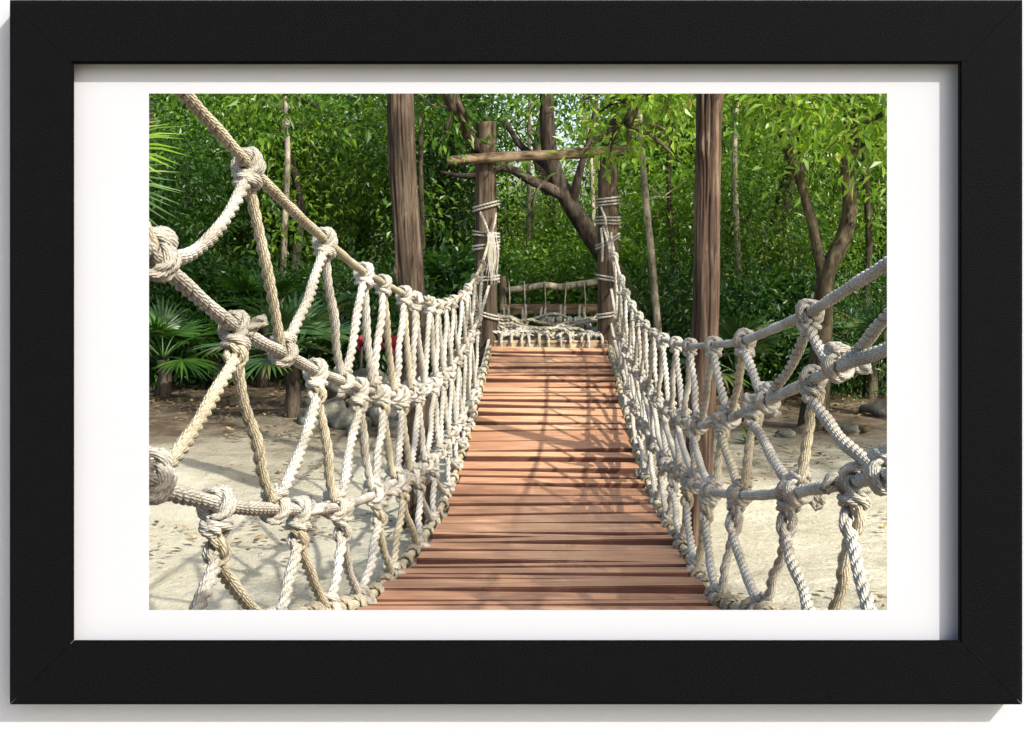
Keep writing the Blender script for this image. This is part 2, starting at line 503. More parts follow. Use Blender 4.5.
def picture_frame():
    d = D_FRONT
    ox0, oz1 = xz(8.6, -0.6, d); ox1, oz0 = xz(1023.6, 705.6, d)
    wpx = 64.6 / F * d
    root = empty("picture_frame", ((ox0 + ox1) / 2, D_WALL, oz0), "wide black grained picture frame with a white mat, hung on the white wall", "picture frame")
    back = D_WALL - 0.0005 - d
    # profile: (distance in from the outer edge, depth behind the front)
    q = 0.0016
    prof = [(0.0, back), (0.0, 0.0030), (0.0005, 0.0020), (0.0026, 0.0014), (0.0031, 0.0004), (0.0046, 0.0),
            (wpx - 0.0030, 0.0), (wpx - 0.0025, 0.0004), (wpx - 0.0021, 0.0016), (wpx - 0.0005, 0.0019), (wpx, 0.0027),
            (wpx - 0.0004, 0.0034), (wpx - 0.0075, 0.006), (wpx - 0.0085, D_MAT - d - 0.0007), (wpx - 0.016, D_MAT - d - 0.0007), (wpx - 0.016, back)]
    cor = [(ox0, oz0), (ox1, oz0), (ox1, oz1), (ox0, oz1)]
    inw = [(1, 1), (-1, 1), (-1, -1), (1, -1)]
    for k in range(4):
        n = (k + 1) % 4
        ax = np.array(cor[n]) - np.array(cor[k]); ln = np.linalg.norm(ax); ax /= ln
        vs = []
        steps = 26
        for t in range(steps + 1):
            f = t / steps
            for a, y in prof:
                p0 = np.array(cor[k]) + np.array(inw[k]) * a + ax * 0.00022
                p1 = np.array(cor[n]) + np.array(inw[n]) * a - ax * 0.00022
                p = p0 + (p1 - p0) * f
                vs.append((p[0], d + y, p[1]))
        m = len(prof); fs = []
        for t in range(steps):
            for j in range(m):
                j2 = (j + 1) % m
                fs.append((t*m + j, t*m + j2, (t+1)*m + j2, (t+1)*m + j))
        fs.append(tuple(range(m))); fs.append(tuple(range(steps*m + m - 1, steps*m - 1, -1)))
        me = mesh_np("rail", vs, fs, False)
        bm = bmesh.new(); bm.from_mesh(me); bmesh.ops.recalc_face_normals(bm, faces=bm.faces); bm.to_mesh(me); bm.free()
        link("rail", me, BLACK, root)
    # mat board with a bevelled window
    mx0, mz1 = xz(149, 93.5, D_MAT); mx1, mz0 = xz(887, 610, D_MAT)
    e = 0.012
    a = wpx - e
    O = [(ox0 + a, oz0 + a), (ox1 - a, oz0 + a), (ox1 - a, oz1 - a), (ox0 + a, oz1 - a)]
    I = [(mx0, mz0), (mx1, mz0), (mx1, mz1), (mx0, mz1)]
    b = 0.0005
    I2 = [(mx0 - b, mz0 - b), (mx1 + b, mz0 - b), (mx1 + b, mz1 + b), (mx0 - b, mz1 + b)]
    vs = [(x, D_MAT, z) for x, z in O] + [(x, D_MAT, z) for x, z in I] + [(x, D_MAT + 0.0018, z) for x, z in I2] + [(x, D_MAT + 0.0018, z) for x, z in O]
    fs = []
    for k in range(4):
        n = (k + 1) % 4
        fs += [(k, n, 4+n, 4+k), (4+k, 4+n, 8+n, 8+k), (8+k, 8+n, 12+n, 12+k), (12+k, 12+n, n, k)]
    me = mesh_np("mat_board", vs, fs, False)
    bm = bmesh.new(); bm.from_mesh(me); bmesh.ops.recalc_face_normals(bm, faces=bm.faces); bm.to_mesh(me); bm.free()
    link("mat_board", me, MAT_BOARD, root)
picture_frame()

# ------------------------------------------------------------------ ground
def ground():
    xs = np.concatenate([np.linspace(-120, -14, 12), np.linspace(-13, 13, 131), np.linspace(14, 120, 12)])
    ys = np.concatenate([np.linspace(-60, 0, 10), np.linspace(1, 24, 140), np.linspace(25, 200, 16)])
    X, Y = np.meshgrid(xs, ys)
    Z = np.zeros_like(X)
    for i in range(X.shape[0]):
        for j in range(X.shape[1]):
            x, y = X[i, j], Y[i, j]
            z = 0.05 * mnoise.noise(Vector((x * 0.5, y * 0.5, 0))) + 0.022 * mnoise.noise(Vector((x * 2.1, y * 2.1, 3)))
            if y > 12: z += 0.09 * min(1, (y - 12) / 3) * mnoise.noise(Vector((x * 0.9, y * 0.9, 7)))
            Z[i, j] = z
    v = np.stack([X, Y, Z], -1).reshape(-1, 3)
    nx = len(xs)
    i = np.arange(len(ys) - 1)[:, None] * nx; j = np.arange(nx - 1)[None, :]
    f = np.stack([i + j, i + j + 1, i + nx + j + 1, i + nx + j], -1).reshape(-1, 4)
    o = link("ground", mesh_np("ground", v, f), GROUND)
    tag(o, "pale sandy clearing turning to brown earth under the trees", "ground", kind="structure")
ground()

# ------------------------------------------------------------------ bridge deck
DK_D = [1.32, 2.1, 2.78, 3.46, 4.17, 5.5, 7.2, 8.6, 10.4, 12.5]
DK_Z = [-0.95, -0.98, -1.07, -1.175, -1.31, -1.50, -1.635, -1.615, -1.49, -1.275]
def deck_z(d): return EYE + float(pchip(DK_D, DK_Z, d))
EDGE_Z = [-0.68, -0.81, -0.945, -1.115] + DK_Z[4:]
def edge_z(d): return EYE + float(pchip(DK_D, EDGE_Z, d)) - 0.005
def deck_cx(d):
    px = VX - 9.0 * min(1, max(0, (5.6 - d) / 1.4))
    return (px - CX) / F * d

walk = empty("plank_walkway", (deck_cx(2), 2.0, deck_z(2)), "long sagging walkway of reddish brown planks between the two rope nets", "walkway")
arc = np.linspace(1.4, 12.45, 1200)
pz = np.array([deck_z(a) for a in arc])
s_arc = np.concatenate([[0], np.cumsum(np.hypot(np.diff(arc), np.diff(pz)))])
rp = random.Random(21)
s = 0.05
first = True
while s < s_arc[-1] - 0.05:
    w = rp.choice([0.2, 0.25, 0.3, 0.15, 0.22, 0.1, 0.28])
    far_ = min(1, max(0, (s - 3.5) / 4))
    gap = rp.choice([0.012, 0.02, 0.03, 0.045, 0.015, 0.03]) * (1.35 + 0.7 * far_)
    if s + w > s_arc[-1]: w = s_arc[-1] - s
    sm = s + w / 2
    d = float(np.interp(sm, s_arc, arc)); z = deck_z(d)
    sl = math.atan2(deck_z(d + 0.05) - deck_z(d - 0.05), 0.1)
    L = 1.2 + rp.uniform(-0.03, 0.035); t = rp.uniform(0.045, 0.075)
    wl = w * rp.uniform(0.52, 1.18); wr = w * rp.uniform(0.52, 1.18)
    nseg = 8
    bm = bmesh.new(); rings = []
    bow = rp.uniform(-0.008, 0.008); tw = rp.uniform(-0.022, 0.022)
    for i in range(nseg + 1):
        f = i / nseg; x = (f - 0.5) * L
        ww = (wl + (wr - wl) * f) / 2 * (1 + 0.03 * mnoise.noise(Vector((f * 4, s * 9, 0))))
        ym = bow * math.sin(math.pi * f) + rp.uniform(-0.0015, 0.0015)
        zt = tw * (f - 0.5)
        rings.append([bm.verts.new((x, ym - ww, -t + zt)), bm.verts.new((x, ym + ww, -t + zt)), bm.verts.new((x, ym + ww, zt)), bm.verts.new((x, ym - ww, zt))])
    for a, b in zip(rings[:-1], rings[1:]):
        for k in range(4):
            n = (k + 1) % 4
            bm.faces.new((a[k], a[n], b[n], b[k]))
    bm.faces.new(rings[0][::-1]); bm.faces.new(rings[-1])
    bmesh.ops.recalc_face_normals(bm, faces=bm.faces)
    eg = [e for e in bm.edges if e.is_manifold and e.calc_face_angle(0) > 0.7]
    bmesh.ops.bevel(bm, geom=eg, offset=0.0045, segments=2, affect="EDGES")
    me = bpy.data.meshes.new("plank"); bm.to_mesh(me); bm.free()
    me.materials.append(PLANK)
    o = bpy.data.objects.new("plank", me); COL.objects.link(o); o.parent = walk
    o.location = Vector((deck_cx(d) + rp.uniform(-0.012, 0.012), d, z + rp.uniform(-0.006, 0.006))) - walk.location
    o.rotation_euler = (sl, rp.uniform(-0.006, 0.006), rp.uniform(-0.042, 0.042))
    s += w + gap
for sd in (-1, 1):
    # bearer rope under the plank ends and the lashed edge rope beside them
    pts = [(deck_cx(d) + sd * 0.45, d, deck_z(d) - 0.075) for d in np.linspace(1.4, 12.5, 26)]
    link("bearer_rope", mesh_np("bearer_rope", *rope(pts, 0.022, False)), ROPE_TAN, walk)
    pts = [(deck_cx(d) + sd * 0.625, d, edge_z(d)) for d in np.linspace(1.4, 12.5, 30)]
    parts = [rope(pts, 0.02)]
    o = link("edge_rope", mesh_np("edge_rope", *join_np(parts)), ROPE_TAN, walk)
    lash = []
    d = 1.6
    while d < 12.4:
        c = np.array((deck_cx(d) + sd * 0.625, d, edge_z(d)))
        ring = [c + np.array((math.cos(a) * 0.031, 0.028 * (a / 6.28 - 1.5) * 0.55, math.sin(a) * 0.031)) for a in np.linspace(0, 6.28 * 3, 34)]
        link("lashing", mesh_np("lashing", *rope(ring, 0.008, False)), ROPE_TAN, walk)
        d += random.uniform(0.2, 0.34)

# ------------------------------------------------------------------ rope nets
NETS = {
 -1: dict(
  rows=[[(-60,-170),(40,-72),(120,20),(185,95),(215,128),(248,165),(287,205),(325,240),(364,272),(383,283),(404,294),(415,299),(430,303.5),(438,305),(446,303),(453,300),(462,295),(468,288),(475,278),(482,264),(487,248),(490,236)],
        [(-60,60),(40,150),(120,225),(155,258),(190,290),(235,327),(260,342),(283,353),(316,371),(342,381),(360,388),(370,391),(385,394),(393,395),(405,394),(418,391),(434,384),(445,375),(455,362),(464,347),(472,332),(480,315),(486,296),(490,282)],
        [(-60,350),(40,415),(110,455),(152,482),(165,490),(190,497),(217,504),(245,508),(275,509),(298,510),(338,507),(375,494),(398,480),(410,476),(423,467),(440,454),(455,430),(467,408),(477,385),(484,360),(490,335)]],
  V=[([60,248,325,364,383,404,415,430,438,446,453,462,468,475,482], [158,283,343,373,394,411,424,436,444,451,458,465,471.5,478.5]),
     ([40,235,316,359,382,401,418,434,443,451,458,465,471,478], [152,275,336,373,395,411,426,440,449,456,462,469,475]),
     ([70,217,298,343,379,402,418,432,446,454,461,468,474,481], [148,285,337,369,396,417,433,448,457,464,470,476,482])]),
 1: dict(
  rows=[[(1180,95),(1080,158),(1000,205),(950,231),(887,264),(850,287),(810,312),(775,328),(745,340),(714,345),(690,345.5),(676,343),(663,339),(653.6,333),(645,324.5),(639,316),(632,305),(626,293),(621,279),(615,256),(612,240),(610,222)],
        [(1180,215),(1080,262),(1000,298),(930,330),(887,349),(838,367),(813,379),(780,395),(756,406),(725,420),(695,425),(678,417),(666,408),(651,392),(639,374),(631,359),(623,340),(616,316),(610,282)],
        [(1180,345),(1080,393),(1000,428),(930,459),(889,474),(857,481),(799,491),(742,495),(712,491),(690,481),(675,470),(665,460),(654,444),(643,424),(631,396),(621,366),(614,338),(610,318)]],
  V=[([935,810,745,714,690,676,663,653.6,645,639,632,626,621,615], [838,767,730,699,684,670,658,648,641,634.5,628,622.5,617.5]),
     ([905,813,754,723,694,678,665,653,644,637,630,625,619], [884,798,742,714,696,681,667,656,646,638,630,622]),
     ([940,855,790,737,709,689,674,663,652,642,634,627,620], [900,834,770,728,700,682,668,656,646,638,630,623])]),
}
OFFS = [0.715, 0.70, 0.66, 0.625]

def row_point(sd, r, x):
    off = OFFS[r]
    if r == 3:
        d = min(12.5, off * F / abs(x - VX))
        return np.array((deck_cx(d) + sd * off, d, edge_z(d)))
    tb = sorted(NETS[sd]["rows"][r])
    y = float(pchip([a for a, _ in tb], [b for _, b in tb], x))
    t = min(1, max(0, (abs(x - VX) - 62) / 60))
    off = 0.655 + (off - 0.655) * t
    d = off * F / abs(x - VX)
    v = U(x, y, d)
    return np.array(v)

def nrm(v): return v / (np.linalg.norm(v) + 1e-12)

def knot_paths(p, t, n, rr, rs, rnd):
    """two turns round the carrying rope and one turn round the pair that leaves it"""
    o = nrm(np.cross(t, n)); out = []
    rs = rs * rnd.uniform(0.86, 1.1)
    R = rr * 0.62 + rs * 0.92
    for k, ax in enumerate(rnd.choice([(-1.0, 1.0), (-1.0, 1.0), (-1.1, 0.1, 1.2), (-0.5, 0.75)])):
        ph = rnd.uniform(-0.4, 0.4)
        pts = []
        for a in np.linspace(0.25, 2 * math.pi + 0.35, 13):
            q = R * (1.0 + 0.05 * math.sin(a * 2 + ph))
            pts.append(p + t * (ax * rs * 0.85 + 0.5 * rs * math.sin(a + ph) * 0.6) + n * q * math.cos(a) + o * q * math.sin(a))
        pts.append(p + n * (R + rs * 1.4) + t * ax * rs * 0.6)
        out.append(pts)
    pts = []; tlt = rnd.uniform(-.6, .6)
    for a in np.linspace(0, 2 * math.pi * rnd.choice([1.05, 1.1, 1.6]), 14):
        pts.append(p + n * (R + rs * (0.6 + 0.5 * a / 6.28)) + t * rs * 1.5 * math.cos(a) + o * rs * 1.3 * math.sin(a) + n * rs * tlt * math.cos(a))
    out.append(pts)
    if rnd.random() < 0.28:                       # a loose tail left standing
        sd_ = rnd.choice((-1, 1)); b0 = p + o * R * sd_ * 0.9
        out.append([b0 + n * rs, b0 + o * sd_ * rs * 1.6 + t * rnd.uniform(-1, 1) * rs, b0 + o * sd_ * rs * rnd.uniform(2.2, 3.6) + n * rs * rnd.uniform(-1, 2.5) + t * rnd.uniform(-2, 2) * rs])
    return out

def build_net(sd, name, label):
    rnd = random.Random(5 + sd)
    b = row_point(sd, 3, VX + sd * 65)
    root = empty(name, b, label, "rope net", "rope nets along the walkway")
    RR = 0.0165
    fine_at = lambda d: d < 7.5
    def rs_of(d): return 0.0150 + 0.0026 * min(1, max(0, (d - 2.4) / 2.4))
    # carrying ropes
    for r in range(3):
        xs = [a for a, _ in sorted(NETS[sd]["rows"][r])]
        pts = []
        for a, c in zip(xs[:-1], xs[1:]):
            m = max(1, int(abs(c - a) / 12))
            for i in range(m): pts.append(row_point(sd, r, a + (c - a) * i / m))
        pts.append(row_point(sd, r, xs[-1]))
        pts = [q for q in pts if 1.3 < q[1]]
        link("handrail_rope" if r == 0 else "carrying_rope", mesh_np("carrying_rope", *rope(pts, RR if r else 0.0155)), ROPE_TAN if (r == 0 and sd < 0) else ROPE, root)
    for r, (tops, bots) in enumerate(NETS[sd]["V"]):
        up_end = {}
        P = [row_point(sd, r, x) for x in tops]
        B = [row_point(sd, r + 1, x) for x in bots]
        for k, p in enumerate(P):
            tx = tops[k]
            t = nrm(row_point(sd, r, tx + 1.5) - row_point(sd, r, tx - 1.5))
            tg = []
            if k > 0: tg.append((k - 1, B[k - 1]))
            if k < len(B): tg.append((k, B[k]))
            mid = sum(q for _, q in tg) / len(tg)
            if len(tg) == 1: mid = p + np.array((0, 0, -0.4))
            n = nrm(mid - p); n = nrm(n - t * np.dot(n, t) * 0.75)
            tt = nrm(t - n * np.dot(t, n))
            o = nrm(np.cross(tt, n))
            rs = rs_of(p[1]); fine = fine_at(p[1])
            R = RR * 0.62 + rs * 0.92
            if p[1] > 1.5:
                link("knot", mesh_np("knot", *join_np([rope(q, rs, fine) for q in knot_paths(p, tt, n, RR, rs, rnd)])), ROPE, root)
            Lt = min((0.012, 0.05, 0.10)[r], 0.22 * np.linalg.norm(mid - p)) * rnd.uniform(0.7, 1.3)
            turns = (0.15, 0.5, 0.75)[r] * rnd.uniform(0.8, 1.3); ph0 = rnd.uniform(0, 6.28)
            order = [(-1 if np.dot(q - mid, tt) < 0 else 1) for _, q in tg]
            # end phase so that each strand leaves on its own side
            for (kk, q), side in zip(tg, order):
                end = 0.0 if side > 0 else math.pi
                pts = []
                for f in np.linspace(0, 1, 7):
                    a = end - turns * 2 * math.pi * (1 - f)
                    pts.append(p + n * (R + rs * 0.5 + Lt * f) + (tt * math.cos(a) + o * math.sin(a)) * rs * 0.98)
                # free run to the carrying rope below
                st = pts[-1]
                t2 = nrm(row_point(sd, r + 1, bots[kk] + 1.5) - row_point(sd, r + 1, bots[kk] - 1.5))
                u = nrm(st - q)
                e = q + u * (RR * 0.62 + rs * 0.9) + t2 * (rs * 0.9 * (1 if np.dot(st - q, t2) > 0 else -1))
                ln = np.linalg.norm(e - st)
                sag = rnd.uniform(0.01, 0.04) * ln + (0.05 if (sd < 0 and r == 0 and k == 1 and kk == 0) else 0)
                for f in (0.25, 0.5, 0.75):
                    v = st + (e - st) * f
                    v = v + np.array((0, 0, -1.0)) * sag * 4 * f * (1 - f) * (0.3 + abs(nrm(e - st)[0]) + abs(nrm(e - st)[1]) * 0.5) + np.array((rnd.uniform(-1, 1), 0, 0)) * 0.006
                    pts.append(v)
                pts.append(e)
                if max(p[1], q[1]) < 1.7: continue
                tan = (side * sd < 0) if rnd.random() < 0.85 else (side * sd > 0)
                # strands that lead away to the far side are the more weathered ones
                link("strand", mesh_np("strand", *rope(pts, rs, fine)), ROPE_TAN if (tan and p[1] < 6.0 and rnd.random() < 0.9) else ROPE, root)
        for kk, q in enumerate(B):
            if q[1] < 1.5: continue
            t = nrm(row_point(sd, r + 1, bots[kk] + 1.5) - row_point(sd, r + 1, bots[kk] - 1.5))
            up = nrm((P[kk] + P[kk + 1]) / 2 - q); up = nrm(up - t * np.dot(up, t))
            rs = rs_of(q[1])
            link("knot", mesh_np("knot", *join_np([rope(w, rs, fine_at(q[1])) for w in knot_paths(q, t, up, RR, rs, rnd)])), ROPE, root)
    return root
build_net(-1, "rope_net", "knotted rope net left of the walkway, its top rope climbing to the upper left corner")
build_net(1, "rope_net", "knotted rope net right of the walkway, in front of the smooth red brown pole")

# ------------------------------------------------------------------ posts, poles, beams
def post(name, pts, radii, mat, label, cat="post", bumpy=0.06, seed=0, group=None, freq=3.0, k=40, knots=0):
    pts = [np.array(p) for p in pts]
    if knots: k = 110
    v, f = tube(pts, radii, k, step=0.045, bumpy=bumpy, seed=seed, freq=freq, ridge=2.6)
    base = pts[0]
    gk = random.Random(seed + 50)
    for _ in range(knots):                       # old branch stubs and dents
        z0 = gk.uniform(0.5, 3.4); a0 = gk.uniform(-2.8, -0.3); amp = gk.choice([0.03, 0.022, -0.018, 0.026]); sg = gk.uniform(.035, .07)
        ax = np.stack([np.interp(v[:, 2], [q[2] for q in pts], [q[i] for q in pts]) for i in range(2)], 1)
        dv = v[:, :2] - ax; rr_ = np.linalg.norm(dv, axis=1) + 1e-9
        tgt = np.array((math.cos(a0), math.sin(a0)))
        d2 = (np.linalg.norm(dv / rr_[:, None] - tgt, axis=1) * radii[0]) ** 2 + (v[:, 2] - z0) ** 2 * .6
        w_ = np.exp(-d2 / (2 * sg * sg * .35))
        v[:, :2] += dv / rr_[:, None] * (w_ * amp)[:, None]
    if knots:                                    # deep drying cracks running up the pole
        ax = np.stack([np.interp(v[:, 2], [q[2] for q in pts], [q[i] for q in pts]) for i in range(2)], 1)
        dv = v[:, :2] - ax; an = np.arctan2(dv[:, 1], dv[:, 0])
        for _ in range(13):
            a0 = gk.uniform(-3.0, -0.1); z0 = gk.uniform(0.3, 3.0); z1 = z0 + gk.uniform(0.4, 1.5); wd = gk.uniform(0.05, 0.09); dp = gk.uniform(.1, .24); p0 = gk.uniform(0, 9)
            aw = a0 + 0.16 * np.sin(v[:, 2] * 2.1 + p0) + 0.05 * np.sin(v[:, 2] * 9 + p0)
            env = np.clip(np.minimum(v[:, 2] - z0, z1 - v[:, 2]) / .12, 0, 1)
            w_ = np.exp(-((an - aw) / wd) ** 2) * env * dp
            v[:, :2] -= dv * w_[:, None]
    o = link(name, mesh_np(name, v, f), mat, loc=base)
    tag(o, label, cat, group)
    return o

DP = 12.95
gl = U(486, 224, DP); gr = U(608, 224, DP)
def gpost(x, ytop, dx=0.0): return [(x - dx, DP, -0.2), (x - dx * 0.5, DP, 1.0), (x, DP, EYE + (CY - ytop) / F * DP)]
pl_ = post("gate_post", gpost(gl.x, 122), [0.13, 0.118, 0.112], TIMBER, "flat-topped timber post at the far left end of the walkway, holding the log crossbeam", bumpy=0.05, seed=1)
pr_ = post("gate_post", gpost(gr.x, 150), [0.125, 0.112, 0.105], TIMBER, "timber post at the far right of the walkway under the crossbeam's right end", bumpy=0.05, seed=5)
bx = [U(447, 161, DP - 0.17), U(500, 157, DP - 0.17), U(560, 154.5, DP - 0.165), U(618, 150.5, DP - 0.16), U(637, 149, DP - 0.16)]
v, f = tube([np.array(p) for p in bx], [0.05, 0.055, 0.052, 0.058, 0.05], 14, step=0.06, bumpy=0.1, seed=3)
tag(link("crossbeam", mesh_np("crossbeam", v, f), TIMBER_X, loc=bx[0]), "rough log crossbeam laid across the two gate posts", "beam")

PL, PR = 8.3, 7.85
post("pole", [np.array(U(418, CY + F * EYE / PL + 10, PL)), np.array(U(411, 300, PL)), np.array(U(404, 200, PL)), np.array(U(400, 93, PL)), np.array(U(398, 0, PL)), np.array(U(396, -250, PL))],
     [0.1, 0.097, 0.094, 0.088, 0.085, 0.075], BARK_GREY, "tall grey brown trunk pole with deep cracks standing behind the left rope net", "pole", 0.16, 2, knots=7)
post("pole", [np.array(U(694, CY + F * EYE / PR + 10, PR)), np.array(U(704.5, 340, PR)), np.array(U(707, 240, PR)), np.array(U(709.5, 93, PR)), np.array(U(711, 0, PR)), np.array(U(714, -250, PR))],
     [0.09, 0.087, 0.084, 0.082, 0.078, 0.07], BARK_RED, "tall smooth red brown pole standing behind the right rope net", "pole", 0.08, 9, knots=5)

# rope bindings round the gate posts
def binding(sd, x, ys, r, label):
    c = U(x, CY, DP); root = None
    loops = []
    for y in ys:
        z = EYE + (CY - y) / F * DP
        tilt = random.uniform(-0.06, 0.06)
        turns = random.choice([2, 3, 2])
        pts = [np.array((c.x + math.cos(a) * (r + random.uniform(0, .008)), DP + math.sin(a) * r, z + tilt * math.cos(a) + 0.034 * a / 6.28)) for a in np.linspace(0, 6.28 * turns, 12 * turns + 1)]
        loops.append(rope(pts, 0.0135, False))
    return loops
root = empty("rope_binding", U(486, 285, DP), "pale rope bound round the left gate post with a frayed end hanging down", "rope")
for lp in binding(-1, 486, [210, 238, 250, 282, 318], 0.137, ""):
    link("coil", mesh_np("coil", *lp), ROPE, root)
for a, b in (((480, 212), (489, 236)), ((496, 213), (491, 234)), ((489, 236), (487, 262))):
    link("tie", mesh_np("tie", *rope([np.array(U(*a, DP - 0.15)), np.array(U((a[0]+b[0])/2 + 1, (a[1]+b[1])/2, DP - 0.19)), np.array(U(*b, DP - 0.16))], 0.016, False)), ROPE, root)
fr = []
for i in range(26):
    x0 = 490 + random.uniform(-3, 6)
    fr.append(tube([np.array(U(x0, 232, DP - 0.17)), np.array(U(x0 + random.uniform(-1, 4), 255, DP - 0.19)), np.array(U(x0 + random.uniform(-3, 5), 275 + random.uniform(-8, 12), DP - 0.18))], [0.006, 0.005, 0.002], 6, step=0.05))
link("frayed_end", mesh_np("frayed_end", *join_np(fr)), ROPE, root)
root = empty("rope_binding", U(608, 285, DP), "pale rope bound in tight coils round the right gate post", "rope")
for lp in binding(1, 608, [207, 226, 245, 282, 318], 0.122, ""):
    link("coil", mesh_np("coil", *lp), ROPE, root)
for a, b in (((601, 207), (606, 226)), ((601, 228), (602, 262)), ((603, 226), (611, 262)), ((606, 226), (616, 285))):
    link("tie", mesh_np("tie", *rope([np.array(U(*a, DP - 0.15)), np.array(U((a[0]+b[0])/2 + 1, (a[1]+b[1])/2, DP - 0.19)), np.array(U(*b, DP - 0.17))], 0.016, False)), ROPE, root)

# ------------------------------------------------------------------ end platform with its rope net and rails
zd = deck_z(12.45)
plat = empty("platform", (deck_cx(13.5), 13.5, 0), "small timber platform at the far end of the walkway", "platform")
x0, x1 = U(494, 0, 12.62).x, U(607, 0, 12.62).x
me = mesh_np("sill_board", *box_np(x0, x1, 12.54, 12.66, zd - 0.03, zd + 0.055), False); bevel(me, 0.006)
link("sill_board", me, PALE_X, plat)
for i in range(7):
    y = 12.72 + i * 0.27
    me = mesh_np("floor_board", *box_np(x0 - 0.05, x1 + 0.05, y, y + 0.25, zd - 0.05, zd - 0.005), False); bevel(me, 0.004)
    link("floor_board", me, TIMBER_X, plat)
for sx in (-0.62, 0.62):
    for y in (12.75, 14.5):
        link("leg", mesh_np("leg", *tube([np.array((deck_cx(13.5) + sx * 0.8, y, -0.15)), np.array((deck_cx(13.5) + sx * 0.8, y, zd - 0.055))], [0.06, 0.055], 12, step=0.15)), TIMBER, plat)
DB = 14.55
rail = empty("end_railing", U(558, CY + F * (EYE - zd) / DB, DB), "low log railing with a brown board and thin cords behind the far rope net", "railing")
ps = [np.array(U(x, y, DB)) for x, y in ((505, 290), (525, 288), (545, 285), (560, 287), (580, 284), (604, 281))]
link("log_rail", mesh_np("log_rail", *tube(ps, [0.034, 0.042, 0.04, 0.044, 0.038, 0.04], 12, step=0.06, bumpy=0.12, seed=8)), BARK_PALE, rail)
a = U(500, 304, DB); b = U(610, 314, DB)
me = mesh_np("board", *box_np(a.x, b.x, DB - 0.02, DB + 0.02, b.z, a.z), False); bevel(me, 0.004)
link("board", me, TIMBER_X, rail)
for x in (503, 606):
    p = U(x, 280, DB + 0.06)
    link("upright", mesh_np("upright", *tube([np.array((p.x, p.y, zd - 0.02)), np.array((p.x, p.y, p.z + 0.05))], [0.045, 0.04], 12, step=0.15)), TIMBER, rail)
for x in (508, 524, 544, 566, 584, 599):
    pts = [np.array(U(x + random.uniform(-1, 1), 281, DB - 0.06)), np.array(U(x + random.uniform(-2, 2), 305, DB - 0.035)), np.array(U(x + random.uniform(-2, 2), 330, DB - 0.06))]
    link("cord", mesh_np("cord", *rope(pts, 0.009, False)), ROPE_TAN, rail)

endnet = empty("rope_net", U(550, 338, 12.9), "tangled low rope net slung across the far end of the walkway above the pale board", "rope net")
rn = random.Random(4)
for i, (y0, dd) in enumerate(((318, 13.75), (322, 13.45), (327, 13.2), (331, 13.05), (336, 12.9), (324, 13.3), (333, 13.0))):
    pts = []
    for j in range(13):
        f = j / 12
        x = 492 + 116 * f
        y = y0 + 2.5 * math.sin(f * 9 + i * 2) + rn.uniform(-2.2, 2.2) - 5 * (2 * abs(f - .5)) ** 3
        pts.append(np.array(U(x, y, dd + rn.uniform(-0.05, 0.05))))
    link("carrying_rope", mesh_np("carrying_rope", *rope(pts, 0.02, False)), ROPE_TAN if i % 2 else ROPE, endnet)
for j in range(12):                              # paired hitches to the brown board behind
    x = 503 + 19 * (j // 2) + (j % 2) * 4.5 + rn.uniform(-1, 1)
    pts = [np.array(U(x, rn.uniform(305, 309), 14.46)), np.array(U(x + rn.uniform(-1, 1), 313, 14.2)), np.array(U(x + rn.uniform(-2, 2), 321, 13.7))]
    link("hitch", mesh_np("hitch", *rope(pts, 0.017, False)), ROPE_TAN, endnet)
for j in range(30):                              # slack meshes between the cross ropes
    x = 497 + 106 * rn.random(); y0 = rn.choice([318, 322, 327, 331]); dx = rn.choice([-9, -6, 6, 9]) * rn.uniform(.7, 1.3)
    dd = 13.75 - (y0 - 318) * 0.055
    x1 = min(605, max(495, x + dx))
    pts = [np.array(U(x, y0, dd)), np.array(U((x + x1) / 2 + rn.uniform(-1, 1), y0 + 3.5 + rn.uniform(-1, 2), dd - .12)), np.array(U(x1, y0 + 5, dd - .25))]
    link("strand", mesh_np("strand", *rope(pts, 0.019, False)), ROPE_TAN if j % 2 else ROPE, endnet)
for j in range(11):                              # hitches over the pale board
    x = 500 + 10 * j + rn.uniform(-2.5, 2.5)
    pts = [np.array(U(x + rn.uniform(-2, 2), 334, 12.9)), np.array(U(x, 339, 12.56)), np.array(U(x, 341, 12.5)), np.array(U(x + rn.uniform(-.5, .5), rn.uniform(347, 351), 12.5))]
    link("hitch", mesh_np("hitch", *rope(pts, 0.018, False)), ROPE_TAN if j % 3 else ROPE, endnet)
for j in range(24):
    x = 498 + 104 * rn.random(); y = rn.choice([320, 326, 331, 336]); dd = 13.6 - (y - 320) * 0.045
    c = np.array(U(x, y, dd))
    t = nrm(np.array((1, rn.uniform(-.3, .3), 0))); n = np.array((0, rn.uniform(-.2, .2), -1.0)); n = nrm(n - t * np.dot(n, t))
    link("knot", mesh_np("knot", *join_np([rope(w, 0.017, False) for w in knot_paths(c, t, n, 0.018, 0.017, rn)])), ROPE, endnet)

# ------------------------------------------------------------------ trees
def limb_set(specs, bumpy=0.08, k=12):
    return join_np([tube([np.array(p) for p in pts], rr, k, step=max(0.05, max(rr) * 0.9), bumpy=bumpy, seed=i * 3.3) for i, (pts, rr) in enumerate(specs)])

